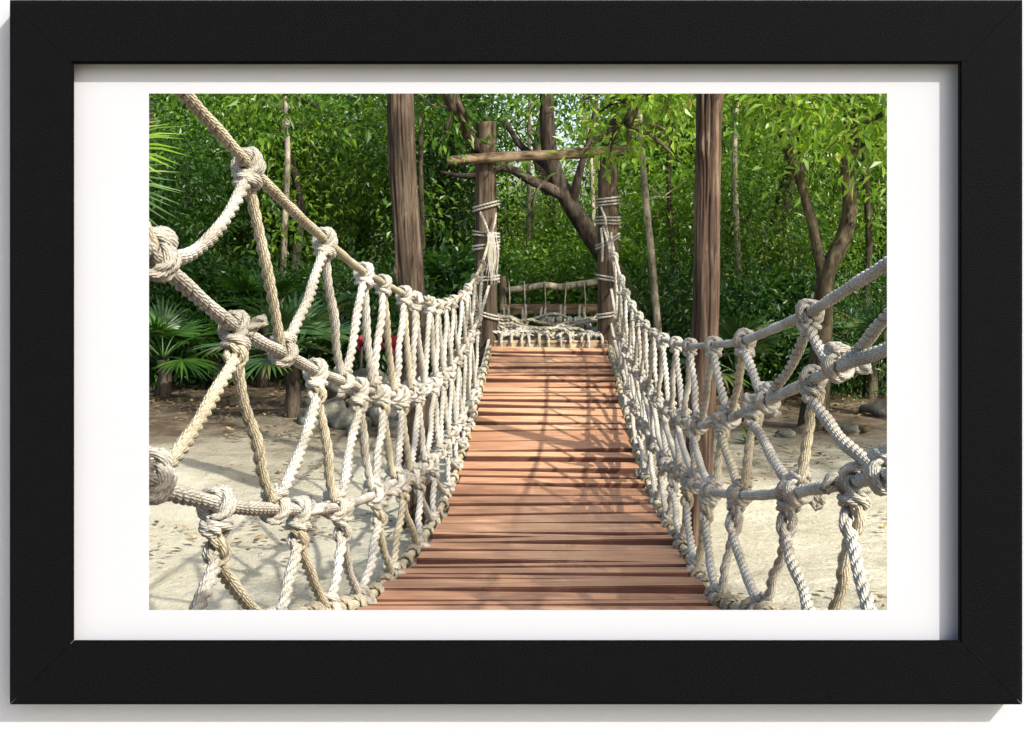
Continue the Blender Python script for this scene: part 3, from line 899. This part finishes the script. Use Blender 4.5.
def tree(name, x, d, label, crowns, leafmat, bark, trunk=None, limbs=(), leaf=0.10, per=85, ncl=115, spread=0.3, seed=1, cat="tree", base_r=0.13, height=5.0, group=None, wide=0.42):
    """crowns: list of (px, py, depth offset, rx, ry, rz) in picture pixels / metres"""
    bx_ = (x - CX) / F * d
    root = empty(name, (bx_, d, 0), label, cat, group)
    g = random.Random(seed)
    if trunk is None:
        trunk = [(bx_, d, -0.15)]
        for i in range(1, 6):
            trunk.append((bx_ + g.uniform(-0.12, 0.12) * i, d + g.uniform(-0.1, 0.1) * i, height * i / 5))
        rr = [base_r * 1.3, base_r, base_r * .9, base_r * .8, base_r * .6, base_r * .35]
    else:
        rr = trunk[1]; trunk = trunk[0]
    cs = []
    for i, (px, py, dd, rx, ry, rz) in enumerate(crowns):
        c = U(px, py, d + dd)
        cs.append((np.array(c), (rx, ry, rz)))
    specs = [(trunk, rr)]
    tp = [np.array(p, float) for p in trunk]
    for i, (c, r) in enumerate(cs):
        src = min(tp[1:], key=lambda q: np.linalg.norm(q - c) + (0.8 if q[2] > c[2] + 0.5 else 0))
        m = (src + c) / 2 + np.array((0, 0, 0.15))
        specs.append(([src, m, c], [base_r * .5, base_r * .32, base_r * .1]))
        for j in range(4):
            e = c + np.array((g.uniform(-.8, .8) * r[0], g.uniform(-.8, .8) * r[1], g.uniform(-.6, .8) * r[2]))
            specs.append(([m, (m + e) / 2 + np.array((0, 0, .1)), e], [base_r * .22, base_r * .14, base_r * .05]))
    specs += list(limbs)
    link("trunk", mesh_np("trunk", *limb_set(specs)), bark, root)
    cen = np.concatenate([blob_centers(c, r, max(8, int(ncl * r[0] * r[1] * r[2] / 2.0)), seed + i * 17) for i, (c, r) in enumerate(cs)])
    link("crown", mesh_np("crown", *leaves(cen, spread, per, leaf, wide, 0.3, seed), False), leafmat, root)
    return root

# the leaning dark tree behind the gate
D1 = 17.0
u = lambda x, y, dd=0, D=D1: tuple(U(x, y, D + dd))
tree("leaning_tree", 690, D1, "dark tree leaning left behind the crossbeam and splitting into bare limbs", [(470, 30, 0.3, 1.2, 1.2, 0.7), (665, 10, 0.4, 1.0, 1.2, 0.6)], LEAF_MID, BARK_DARK,
     trunk=([u(690, 385), u(655, 330), u(622, 282), u(590, 235), u(565, 195), u(551, 160), u(547, 120), u(546, 60), u(540, -30)], [0.16, 0.145, 0.135, 0.13, 0.125, 0.11, 0.1, 0.085, 0.06]),
     limbs=[([u(566, 196), u(530, 180, -.2), u(505, 168, -.3), u(470, 176, -.4), u(440, 172, -.4)], [0.1, 0.07, 0.06, 0.045, 0.02]),
            ([u(560, 185), u(545, 165, .2), u(520, 145, .3), u(505, 120, .3)], [0.09, 0.06, 0.05, 0.03]),
            ([u(572, 205), u(580, 170, -.2), u(592, 130, -.2), u(598, 85, -.2)], [0.08, 0.05, 0.04, 0.02]),
            ([u(553, 172), u(535, 195, -.3), u(533, 230, -.3)], [0.03, 0.02, 0.008])], seed=3, base_r=0.14)
# forked tree on the right
D2 = 12.4
v_ = lambda x, y, dd=0: tuple(U(x, y, D2 + dd))
tree("forked_tree", 818, D2, "mossy forked tree on the right with two rising trunks, behind the right rope net", [(770, 60, -.3, 1.2, .9, .5), (860, 85, -.5, 1.1, .9, .6), (880, 150, -.2, .5, .6, .5)], LEAF_LIGHT, BARK_MOSS,
     trunk=([v_(812, 432), v_(818, 380), v_(823, 320), v_(826, 275), v_(843, 240), v_(850, 205), v_(847, 165), v_(850, 120), v_(838, 60), v_(830, -60)], [0.17, 0.125, 0.1, 0.092, 0.078, 0.072, 0.068, 0.064, 0.055, 0.04]),
     limbs=[([v_(825, 285), v_(819, 258), v_(812, 222), v_(799, 178), v_(784, 138), v_(778, 90), v_(770, 20)], [0.058, 0.055, 0.05, 0.047, 0.044, 0.036, 0.02]),
            ([v_(803, 192), v_(801, 150), v_(796, 105), v_(792, 50)], [0.045, 0.035, 0.03, 0.02]),
            ([v_(838, 425, -.1), v_(820, 425, .0), v_(800, 434, -.3), v_(775, 440, -.6)], [0.05, 0.09, 0.07, 0.03]),
            ([v_(820, 428), v_(845, 432, -.3), v_(870, 428, -.4)], [0.09, 0.06, 0.03])], leaf=0.11, seed=8, base_r=0.1, per=60)

TREES = [
 ("pale_tree", 657, 15.2, "slim tree with a pale speckled trunk between the gate and the red brown pole", [(620, 60, 2.6, 1.3, 1.2, .8), (675, 215, 3.6, 1.1, 1.0, .9)], LEAF_LIGHT, BARK_PALE, dict(base_r=0.03, trunk=([tuple(U(x, y, 15.2)) for x, y in ((662, 395), (658, 330), (654, 285), (650, 240), (646, 200), (643, 165), (640, 120), (634, 60))], [.055, .05, .047, .045, .042, .038, .035, .02]))),
 ("thin_tree", 303, 18.5, "thin dark tree behind the left rope net, left of the grey brown pole", [(330, 150, 0.5, 1.5, 1.0, 1.0), (250, 130, .8, 1.5, 1.0, 1.0)], LEAF_MID, BARK_DARK, dict(base_r=0.07, height=6)),
 ("leafy_tree", 215, 21.0, "leafy tree in the upper left with scattered bright gaps, behind the climbing top rope", [(190, 130, 0, 1.9, 1.3, 1.4), (235, 215, .3, 1.6, 1.2, 1.2)], LEAF_MID, BARK_DARK, dict(height=7, leaf=.13, wide=.55)),
 ("leafy_tree", 360, 22.0, "leafy tree with bright sunlit foliage just left of the grey brown pole", [(350, 165, 0, 1.7, 1.3, 1.4), (372, 245, .2, 1.2, 1.0, 1.2)], LEAF_LIGHT, BARK_MOSS, dict(height=7, leaf=.085, wide=.5, per=100)),
 ("leafy_tree", 440, 20.0, "dense dark tree between the grey brown pole and the left gate post", [(440, 200, 0, 1.0, 1.0, 1.5), (455, 120, .4, 1.3, 1.0, .9), (440, 285, .2, 1.0, 1., .9)], LEAF_DARK, BARK_DARK, dict(height=7, leaf=.12, wide=.35)),
 ("leafy_tree", 545, 25.0, "bright bushy tree seen through the gate behind the leaning trunk", [(530, 235, 0, 1.5, 1.2, 1.1), (580, 260, -.4, 1.2, 1.0, .9), (505, 275, -.3, .9, 1., .8)], LEAF_LIGHT, BARK_MOSS, dict(height=6, leaf=.085, wide=.4, per=110, spread=.36)),
 ("leafy_tree", 700, 23.0, "broad mid green tree behind the red brown pole", [(690, 170, 0, 1.8, 1.3, 1.6), (735, 130, .3, 1.6, 1.2, 1.2), (650, 120, 1.2, 1.3, 1, 1)], LEAF_MID, BARK_DARK, dict(height=7.5, leaf=.15, wide=.5, per=50)),
 ("leafy_tree", 775, 17.5, "rounded mid green tree between the red brown pole and the forked tree", [(765, 220, 0, 1.15, 1., 1.3), (750, 300, -.2, .9, .9, .7)], LEAF_MID, BARK_DARK, dict(height=5, leaf=.07, wide=.45, per=150)),
 ("leafy_tree", 880, 18.0, "dark leafy tree at the right edge behind the forked tree", [(875, 190, .3, 1.2, 1., 1.4), (870, 290, .2, 1.0, 1.0, 1.0), (850, 120, .3, 1.2, 1.0, .9)], LEAF_MID, BARK_DARK, dict(height=6)),
 ("leafy_tree", 140, 16.5, "dark spreading tree at the left edge behind the fan palms", [(160, 215, 0, 1.1, 1.0, 1.3), (140, 290, .2, 1.0, 1.0, .9)], LEAF_DARK, BARK_DARK, dict(height=6)),
]
for i, (nm, x, d, lab, cr, lm, bk, kw) in enumerate(TREES):
    tree(nm, x, d, lab, cr, lm, bk, seed=30 + i, **kw)

SAP = [(284, 16.4, .045, "slim pale sapling behind the climbing top rope on the left", BARK_PALE), (424, 17.2, .04, "slim sapling just right of the grey brown pole", BARK_MOSS),
       (523, 20.0, .04, "slim sapling in the middle of the gate view", BARK_PALE), (596, 21.0, .045, "slim sapling beside the right gate post's inner edge", BARK_PALE),
       (676, 17.6, .04, "slim mossy sapling just left of the red brown pole", BARK_MOSS), (742, 16.8, .045, "slim pale sapling just right of the red brown pole", BARK_PALE),
       (868, 15.6, .05, "slim sapling at the right edge behind the forked tree", BARK_MOSS)]
for i, (px, d, r, lab, bk) in enumerate(SAP):
    g = random.Random(300 + i); px2 = px + g.uniform(-14, 14)
    pts = [tuple(U(px + (px2 - px) * f + g.uniform(-3, 3), 400 - 400 * f, d)) for f in np.linspace(0, 1, 6)]
    tree("sapling", px, d, lab, [(px2 + g.uniform(-20, 20), 110, .3, .6, .5, .5), (px + g.uniform(-20, 20), 215, .2, .4, .4, .3)], (LEAF_LIGHT, LEAF_MID)[i % 2], bk,
         trunk=(pts, [r * 1.2, r, r * .95, r * .85, r * .7, r * .5]), leaf=.12, per=34, ncl=130, spread=.22, seed=320 + i, base_r=r * .6)

# understorey shrubs
SH = [
 (165, 335, 15.8, 1.0, LEAF_DARK, "low dark shrub at the left edge at the back of the sand"),
 (238, 330, 16.6, 1.1, LEAF_DARK, "dark shrub behind the fan palm on the left"),
 (320, 325, 16.2, 1.0, LEAF_DARK, "dark shrub left of the grey brown pole under the thin tree"),
 (375, 325, 15.4, 0.8, LEAF_DARK, "dark shrub with the red leaved plant in front of it"),
 (450, 320, 16.8, 1.0, LEAF_DARK, "dark shrub filling the gap between the left net and the gate post"),
 (520, 300, 18.8, 0.9, LEAF_MID, "green shrub behind the low log railing, left half"),
 (583, 298, 18.2, 0.9, LEAF_MID, "green shrub behind the low log railing, below the leaning trunk"),
 (640, 305, 17.6, 0.9, LEAF_MID, "green shrub behind the right gate post at the foot of the leaning tree"),
 (680, 315, 16.4, 0.9, LEAF_DARK, "dark shrub just left of the red brown pole"),
 (742, 350, 15.2, 0.9, LEAF_DARK, "dark shrub just right of the red brown pole"),
 (800, 355, 15.6, 0.9, LEAF_DARK, "dark shrub behind the fork tree's base"),
 (868, 350, 15.0, 1.0, LEAF_DARK, "dark shrub at the right edge behind the topmost net rope"),
]
for i, (px, py, d, r, lm, lab) in enumerate(SH):
    p = U(px, py, d)
    root = empty("shrub", (p.x, d, 0), lab, "shrub", "shrubs at the edge of the clearing")
    g = random.Random(i)
    st = [([np.array((p.x, d, -.05)), np.array((p.x + g.uniform(-.3, .3), d, p.z * .5)), np.array((p.x + g.uniform(-.7, .7), d + g.uniform(-.3, .3), p.z + g.uniform(0, .5)))], [.035, .025, .008]) for _ in range(6)]
    link("stems", mesh_np("stems", *limb_set(st, 0, 8)), BARK_DARK, root)
    cz = max(p.z, 0.55)
    cen = blob_centers((p.x, d, cz), (r * 1.1, r * .8, max(.6, r * .95)), 66, 70 + i)
    cen[:, 2] = np.maximum(cen[:, 2], 0.18)
    link("foliage", mesh_np("foliage", *leaves(cen, (.22, .18, .27)[i % 3], (85, 60, 110)[i % 3], (.095, .14, .075)[i % 3], (.45, .6, .28)[i % 3], (.3, .1, .5)[i % 3], 70 + i), False), lm, root)

# the wood beyond: one mass closing the view
cen = []
g = np.random.default_rng(5)
for i in range(1050):
    d = g.uniform(27, 33); x = g.uniform(-17, 17); z = g.uniform(0.2, 7.8)
    if mnoise.noise(Vector((x * .45, z * .6, 4))) < -0.2 and z > 3.8: continue
    qx, qy = CX + F * x / d, CY - F * (z - EYE) / d
    if math.hypot(qx - 568, (qy - 100) * .8) < 44 or math.hypot(qx - 648, (qy - 108) * .8) < 24 or math.hypot(qx - 212, qy - 118) < 22: continue   # openings to the sky
    cen.append((x, d, z))
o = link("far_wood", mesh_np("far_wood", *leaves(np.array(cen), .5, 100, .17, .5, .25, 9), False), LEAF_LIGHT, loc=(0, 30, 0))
tag(o, "far mass of green woodland foliage closing the view between the trees", "woodland", kind="stuff")

# leafy boughs that hang into the top of the view
def bough(pts_px, d, n, leaf, spread, per, lm, label, seed, r=0.05, bark=BARK_MOSS, sub=5):
    pts = [np.array(U(x, y, d + dd)) for x, y, dd in pts_px]
    root = empty("bough", pts[0], label, "branch")
    g = random.Random(seed)
    C = catmull(pts, 0.1)
    specs = [(pts, [r, r * .75, r * .4])]
    cen = []
    for i in range(n):
        b = C[int(g.uniform(.15, 1) * (len(C) - 1))]
        e = b + np.array((g.uniform(-.5, .5), g.uniform(-.4, .4), g.uniform(-.42, .2)))
        specs.append(([b, (b + e) / 2 + np.array((0, 0, .05)), e], [r * .3, r * .2, r * .08]))
        cen += [e, b + (e - b) * .55]
    link("limb", mesh_np("limb", *limb_set(specs, .1, 10)), bark, root)
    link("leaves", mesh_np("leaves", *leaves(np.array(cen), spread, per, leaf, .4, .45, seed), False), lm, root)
    return root
bough([(665, -40, 0), (632, 112, 0), (612, 122, .2)], 10.2, 16, .11, .13, 20, LEAF_LIGHT, "leafy bough hanging over the right gate post with light green leaves", 3, .09)
bough([(700, 30, -.5), (655, 90, 0), (615, 90, .2)], 9.6, 14, .105, .14, 20, LEAF_LIGHT, "leafy twig cluster dangling at the top between the gate and the red brown pole", 13, .03)
bough([(430, 10, 0), (452, 100, 0), (478, 152, .3)], 12.6, 5, .13, .12, 12, LEAF_MID, "thick bent limb running down to the head of the left gate post", 23, .125, BARK_GREY)
bough([(440, 0, 0), (500, 40, 0), (525, 66, .2)], 11.0, 14, .12, .15, 20, LEAF_MID, "dark leafy bough hanging at the top centre over the crossbeam", 33, .03)
bough([(830, 30, 0), (780, 80, 0), (740, 90, .2)], 9.4, 12, .11, .15, 18, LEAF_LIGHT, "leafy bough hanging at the top right beside the red brown pole", 43, .03)
bough([(930, 80, 0), (890, 110, 0), (850, 130, .2)], 9.4, 16, .11, .16, 18, LEAF_LIGHT, "leafy bough hanging into the top right corner", 53, .03)
bough([(330, 10, 0), (380, 70, 0), (440, 110, .2)], 13.0, 16, .14, .2, 20, LEAF_MID, "leafy bough hanging in front of the head of the grey brown pole", 63, .03)
bough([(180, 0, 0), (250, 70, 0), (320, 110, .2)], 13.0, 18, .14, .2, 22, LEAF_MID, "leafy bough hanging over the climbing top rope on the left", 73, .03)

# unseen trees added to shade the near deck and the low forest
def added_shade_tree(x, y, zc, r, label, seed, lm=LEAF_MID, n=60, per=42, lean=0.0):
    root = empty("added_shade_tree", (x, y, 0), label, "tree")
    g = random.Random(seed)
    top = np.array((x + .2 + lean * .8, y + .1, zc))
    specs = [([np.array((x, y, -.15)), np.array((x + .08 + lean * .12, y, zc * .55)), top], [.2, .15, .09])]
    cen = blob_centers((x + lean, y, zc + .4), (r, r, r * .5), n, seed, .1)
    for c in cen[::6]: specs.append(([top - np.array((0, 0, .4)), (top + c) / 2, c], [.06, .035, .012]))
    link("trunk", mesh_np("trunk", *limb_set(specs, .06, 12)), BARK_DARK, root)
    link("crown", mesh_np("crown", *leaves(cen, .34, per, .16, .45, .3, seed), False), lm, root)
added_shade_tree(4.9, 0.9, 5.1, 1.45, "added unseen shade tree with a dense crown on the right, beside the end of the white wall", 200, n=62, per=48)
added_shade_tree(-3.6, 5.0, 5.6, 1.4, "added unseen shade tree rising beyond the left edge of the sand", 201)
added_shade_tree(7.2, 6.6, 5.4, 1.6, "added unseen shade tree rising beyond the right edge of the sand", 202)
added_shade_tree(-4.9, 12.4, 5.3, 2.0, "added unseen leaning shade tree beyond the left edge at the back of the sand", 203, lean=3.7, n=32, per=55)
added_shade_tree(4.9, 12.2, 5.2, 2.0, "added unseen leaning shade tree beyond the right edge at the back of the sand", 204, lean=-2.6, n=50, per=55)
added_shade_tree(6.2, 12.9, 5.3, 1.9, "added unseen upright shade tree beyond the right edge behind the leaning one", 205, lean=-0.4, n=55, per=55)

# ------------------------------------------------------------------ palms and small plants
def fan(c, axis, up, R, nblade, seed, spreadang=2.5, w=0.03):
    g = random.Random(seed)
    axis = nrm(np.array(axis, float)); up = np.array(up, float); up = nrm(up - axis * np.dot(up, axis)); sd = np.cross(axis, up)
    vs, fs = [], []
    for i in range(nblade):
        a = (i / (nblade - 1) - .5) * spreadang * 1.0
        d = nrm(axis * math.cos(a) + sd * math.sin(a) + up * g.uniform(-.06, .06))
        L = R * (1 - .22 * abs(a) / (spreadang / 2)) * g.uniform(.88, 1.05)
        s_ = nrm(np.cross(d, up))
        prev = None
        for k, (f, ww) in enumerate(((0.04, .25), (.35, 1.0), (.7, .7), (1.0, .03))):
            p = c + d * L * f + np.array((0, 0, -1)) * (L * .16 * f ** 3) 
            q = ww * w
            vs += [p - s_ * q, p + up * q * .5, p + s_ * q]
            b = len(vs) - 3
            if k:
                fs += [(b - 3, b - 2, b + 1, b), (b - 2, b - 1, b + 2, b + 1)]
    return np.array(vs), np.array(fs)

def palm(px, py_base, d, stem_h, nf, R, label, seed, lm=LEAF_PALM):
    x = (px - CX) / F * d
    root = empty("fan_palm", (x, d, 0), label, "palm", None)
    g = random.Random(seed)
    top = np.array((x, d, stem_h))
    link("stem", mesh_np("stem", *tube([np.array((x, d, -.1)), np.array((x + .03, d, stem_h * .5)), top], [.085, .08, .075], 12, step=.05, bumpy=.25, seed=seed)), BARK_DARK, root)
    for i in range(nf):
        a = i / nf * 6.283 + g.uniform(-.3, .3); el = g.uniform(0.05, 1.15)
        dr = np.array((math.cos(a) * math.cos(el), math.sin(a) * math.cos(el), math.sin(el)))
        pl = g.uniform(.3, .55) * R / .65
        c = top + dr * pl
        fl = link("frond", mesh_np("frond", *fan(c, dr + np.array((0, 0, -.25)), (-dr[0] * math.sin(el), -dr[1] * math.sin(el), math.cos(el) + .2), R, 22, seed * 10 + i, 2.9, .022 * R / .65)), lm, root)
        link("leaf_stalk", mesh_np("leaf_stalk", *tube([top, top + dr * pl * .5 + np.array((0, 0, .03)), c], [.012, .01, .008], 6, step=.08)), lm, fl)
palm(291, 415, 13.0, 0.64, 10, .64, "fan palm with spiky green fronds seen through the left net beside the stones", 1)
palm(215, 380, 15.2, 0.4, 8, .55, "dark fan palm at the back of the sand on the left", 2, LEAF_DARK)
palm(163, 375, 14.6, 0.45, 9, .6, "dark fan palm at the very left edge under the net knot", 3, LEAF_DARK)
palm(262, 365, 15.4, 0.85, 8, .65, "fan palm half hidden behind the front fan palm", 4, LEAF_DARK)
palm(735, 430, 14.2, 0.35, 8, .6, "low dark fan palm behind the right rope net", 5)
palm(868, 400, 14.4, 0.5, 9, .7, "dark fan palm at the right edge under the top rope", 6)

def frond_plant():
    d = 6.4
    c = np.array(U(88, 150, d))
    root = empty("palm_tree", (c[0] - .5, d, 0), "palm at the left edge with long narrow leaflets reaching into the top left corner", "palm")
    top = np.array((c[0] - .5, d, c[2] - .1))
    link("trunk", mesh_np("trunk", *tube([np.array((top[0], d, -.1)), top], [.1, .08], 12, step=.08, bumpy=.2)), BARK_DARK, root)
    for i, (dx, dz, py) in enumerate(((1, .12, 150), (.95, -.12, 185), (.9, .3, 115))):
        cc = np.array(U(92 - i * 8, py, d + .1 * i))
        f = link("frond", mesh_np("frond", *fan(cc, (dx, -.15, dz), (0, -.65, .76), .56, 22, 91 + i, 2.4, .013)), LEAF_LIGHT if i == 0 else LEAF_PALM, root)
        link("leaf_stalk", mesh_np("leaf_stalk", *tube([top, (top + cc) / 2 + np.array((0, 0, .05)), cc], [.014, .011, .008], 6, step=.08)), LEAF_PALM, f)
frond_plant()

def small_plant(px, d, z0, n, L, lm, name, label, cat, seed):
    x = (px - CX) / F * d
    root = empty(name, (x, d, 0), label, cat)
    g = random.Random(seed); parts = []
    link("stem", mesh_np("stem", *tube([np.array((x, d, -.05)), np.array((x + .02, d, z0))], [.02, .014], 8, step=.08)), BARK_DARK, root)
    for i in range(n):
        a = g.uniform(0, 6.28); el = g.uniform(.2, 1.2)
        dr = np.array((math.cos(a) * math.cos(el), math.sin(a) * math.cos(el), math.sin(el)))
        parts.append(fan(np.array((x, d, z0 - g.uniform(0, .15))), dr, (0, 0, 1), L * g.uniform(.7, 1.1), 2, seed * 7 + i, .12, L * .1))
    link("leaves", mesh_np("leaves", *join_np(parts)), lm, root)
small_plant(392, 13.4, .75, 14, .3, LEAF_RED, "red_plant", "red leaved plant glimpsed through the left rope net beside the grey brown pole", "plant", 2)
small_plant(360, 13.8, .78, 12, .26, LEAF_RED, "red_plant", "smaller red leaved plant left of the other, behind the left rope net", "plant", 3)
small_plant(751, 11.4, .08, 20, .26, LEAF_LIGHT, "seedling", "small bright green seedling on the earth seen through the right rope net", "plant", 5)

# ------------------------------------------------------------------ stones, stumps, litter
def stone(px, d, s, label, seed, zf=0.6, name="rock", group="stones heaped behind the left rope net"):
    g = random.Random(seed)
    bm = bmesh.new(); bmesh.ops.create_icosphere(bm, subdivisions=3, radius=1)
    for v in bm.verts:
        n = 1 + .45 * mnoise.noise(v.co * 1.2 + Vector((seed * 5, 0, 0))) + .2 * abs(mnoise.noise(v.co * 2.6 + Vector((seed, 2, 0)))) + .08 * mnoise.noise(v.co * 7 + Vector((seed, 2, 0)))
        v.co = Vector((v.co.x * s * n, v.co.y * s * .8 * n, v.co.z * s * zf * n))
    me = bpy.data.meshes.new(name); bm.to_mesh(me); bm.free()
    for p in me.polygons: p.use_smooth = True
    me.materials.append(STONE)
    o = bpy.data.objects.new(name, me); COL.objects.link(o)
    o.location = ((px - CX) / F * d, d, s * zf * .55); o.rotation_euler = (0, 0, g.uniform(0, 6))
    tag(o, label, "rock", group)
    return o
rs_ = [(312, 12.6, .17), (330, 12.9, .22), (349, 12.4, .2), (365, 13.0, .24), (383, 12.6, .21), (398, 12.9, .22), (341, 13.3, .25), (372, 13.4, .28), (357, 12.0, .12), (392, 12.1, .13), (322, 13.4, .2), (408, 12.4, .17)]
for i, (px, d, s) in enumerate(rs_):
    o = stone(px, d, s, "grey weathered stone in the low heap behind the left rope net", i)
    if i in (6, 7): o.location.z += .22
rs2 = [(672, 11.6, .12, "small stone on the earth behind the right net, left of the seedling"), (846, 12.0, .14, "small stone on the earth right of the forked tree"), (716, 12.2, .16, "stone beside the seedling on the right"), (880, 13.2, .2, "grey stone on the earth at the right edge"), (785, 11.8, .1, "small stone at the foot of the forked tree")]
for i, (px, d, s, lab) in enumerate(rs2): stone(px, d, s, lab, 40 + i, .5, group=None)

def dark_stump(x, y0, y1, d, r, label, seed):
    a = U(x, y1, d); zb = -0.1
    o = link("tree_trunk", mesh_np("tree_trunk", *tube([np.array((a.x, d, zb)), np.array((a.x + .05, d, (a.z + zb) / 2)), np.array((a.x + .02, d, a.z))], [r * 1.25, r, r * .8], 14, step=.1, bumpy=.15, seed=seed)), BARK_DARK, loc=(a.x, d, 0))
    tag(o, label, "tree")

def litter():
    g = np.random.default_rng(77)
    n1, n2 = 3600, 6500
    x = np.concatenate([g.uniform(-6, 6, n1), g.uniform(-8, 8, n2)])
    y = np.concatenate([g.uniform(5.5, 12, n1), g.normal(13.6, 1.7, n2)])
    # gathered in drifts
    keep = np.array([mnoise.noise(Vector((a * .8, b * .8, 2))) > 0.02 + 0.12 * g.random() or b > 13 for a, b in zip(x, y)])
    x, y = x[keep], y[keep]
    c = np.stack([x, y, np.full(len(x), .035)], 1)
    V, Fc = leaves(c, 0.001, 1, .08, .5, 0, 5, .2)
    V = V.reshape(-1, 4, 3)
    V[:, :, 2] = .03 + (V[:, :, 2] - V[:, :1, 2]) * .3 + np.array([mnoise.noise(Vector((a * .5, b * .5, 0))) * .05 + mnoise.noise(Vector((a * 2.1, b * 2.1, 3))) * .022 + (.09 * min(1, max(0, (b - 12) / 3)) * mnoise.noise(Vector((a * .9, b * .9, 7)))) for a, b in zip(x, y)])[:, None]
    o = link("leaf_litter", mesh_np("leaf_litter", V.reshape(-1, 3), Fc, False), LEAF_DRY)
    tag(o, "dry brown fallen leaves strewn over the sand and earth", "leaf litter", kind="stuff")
litter()
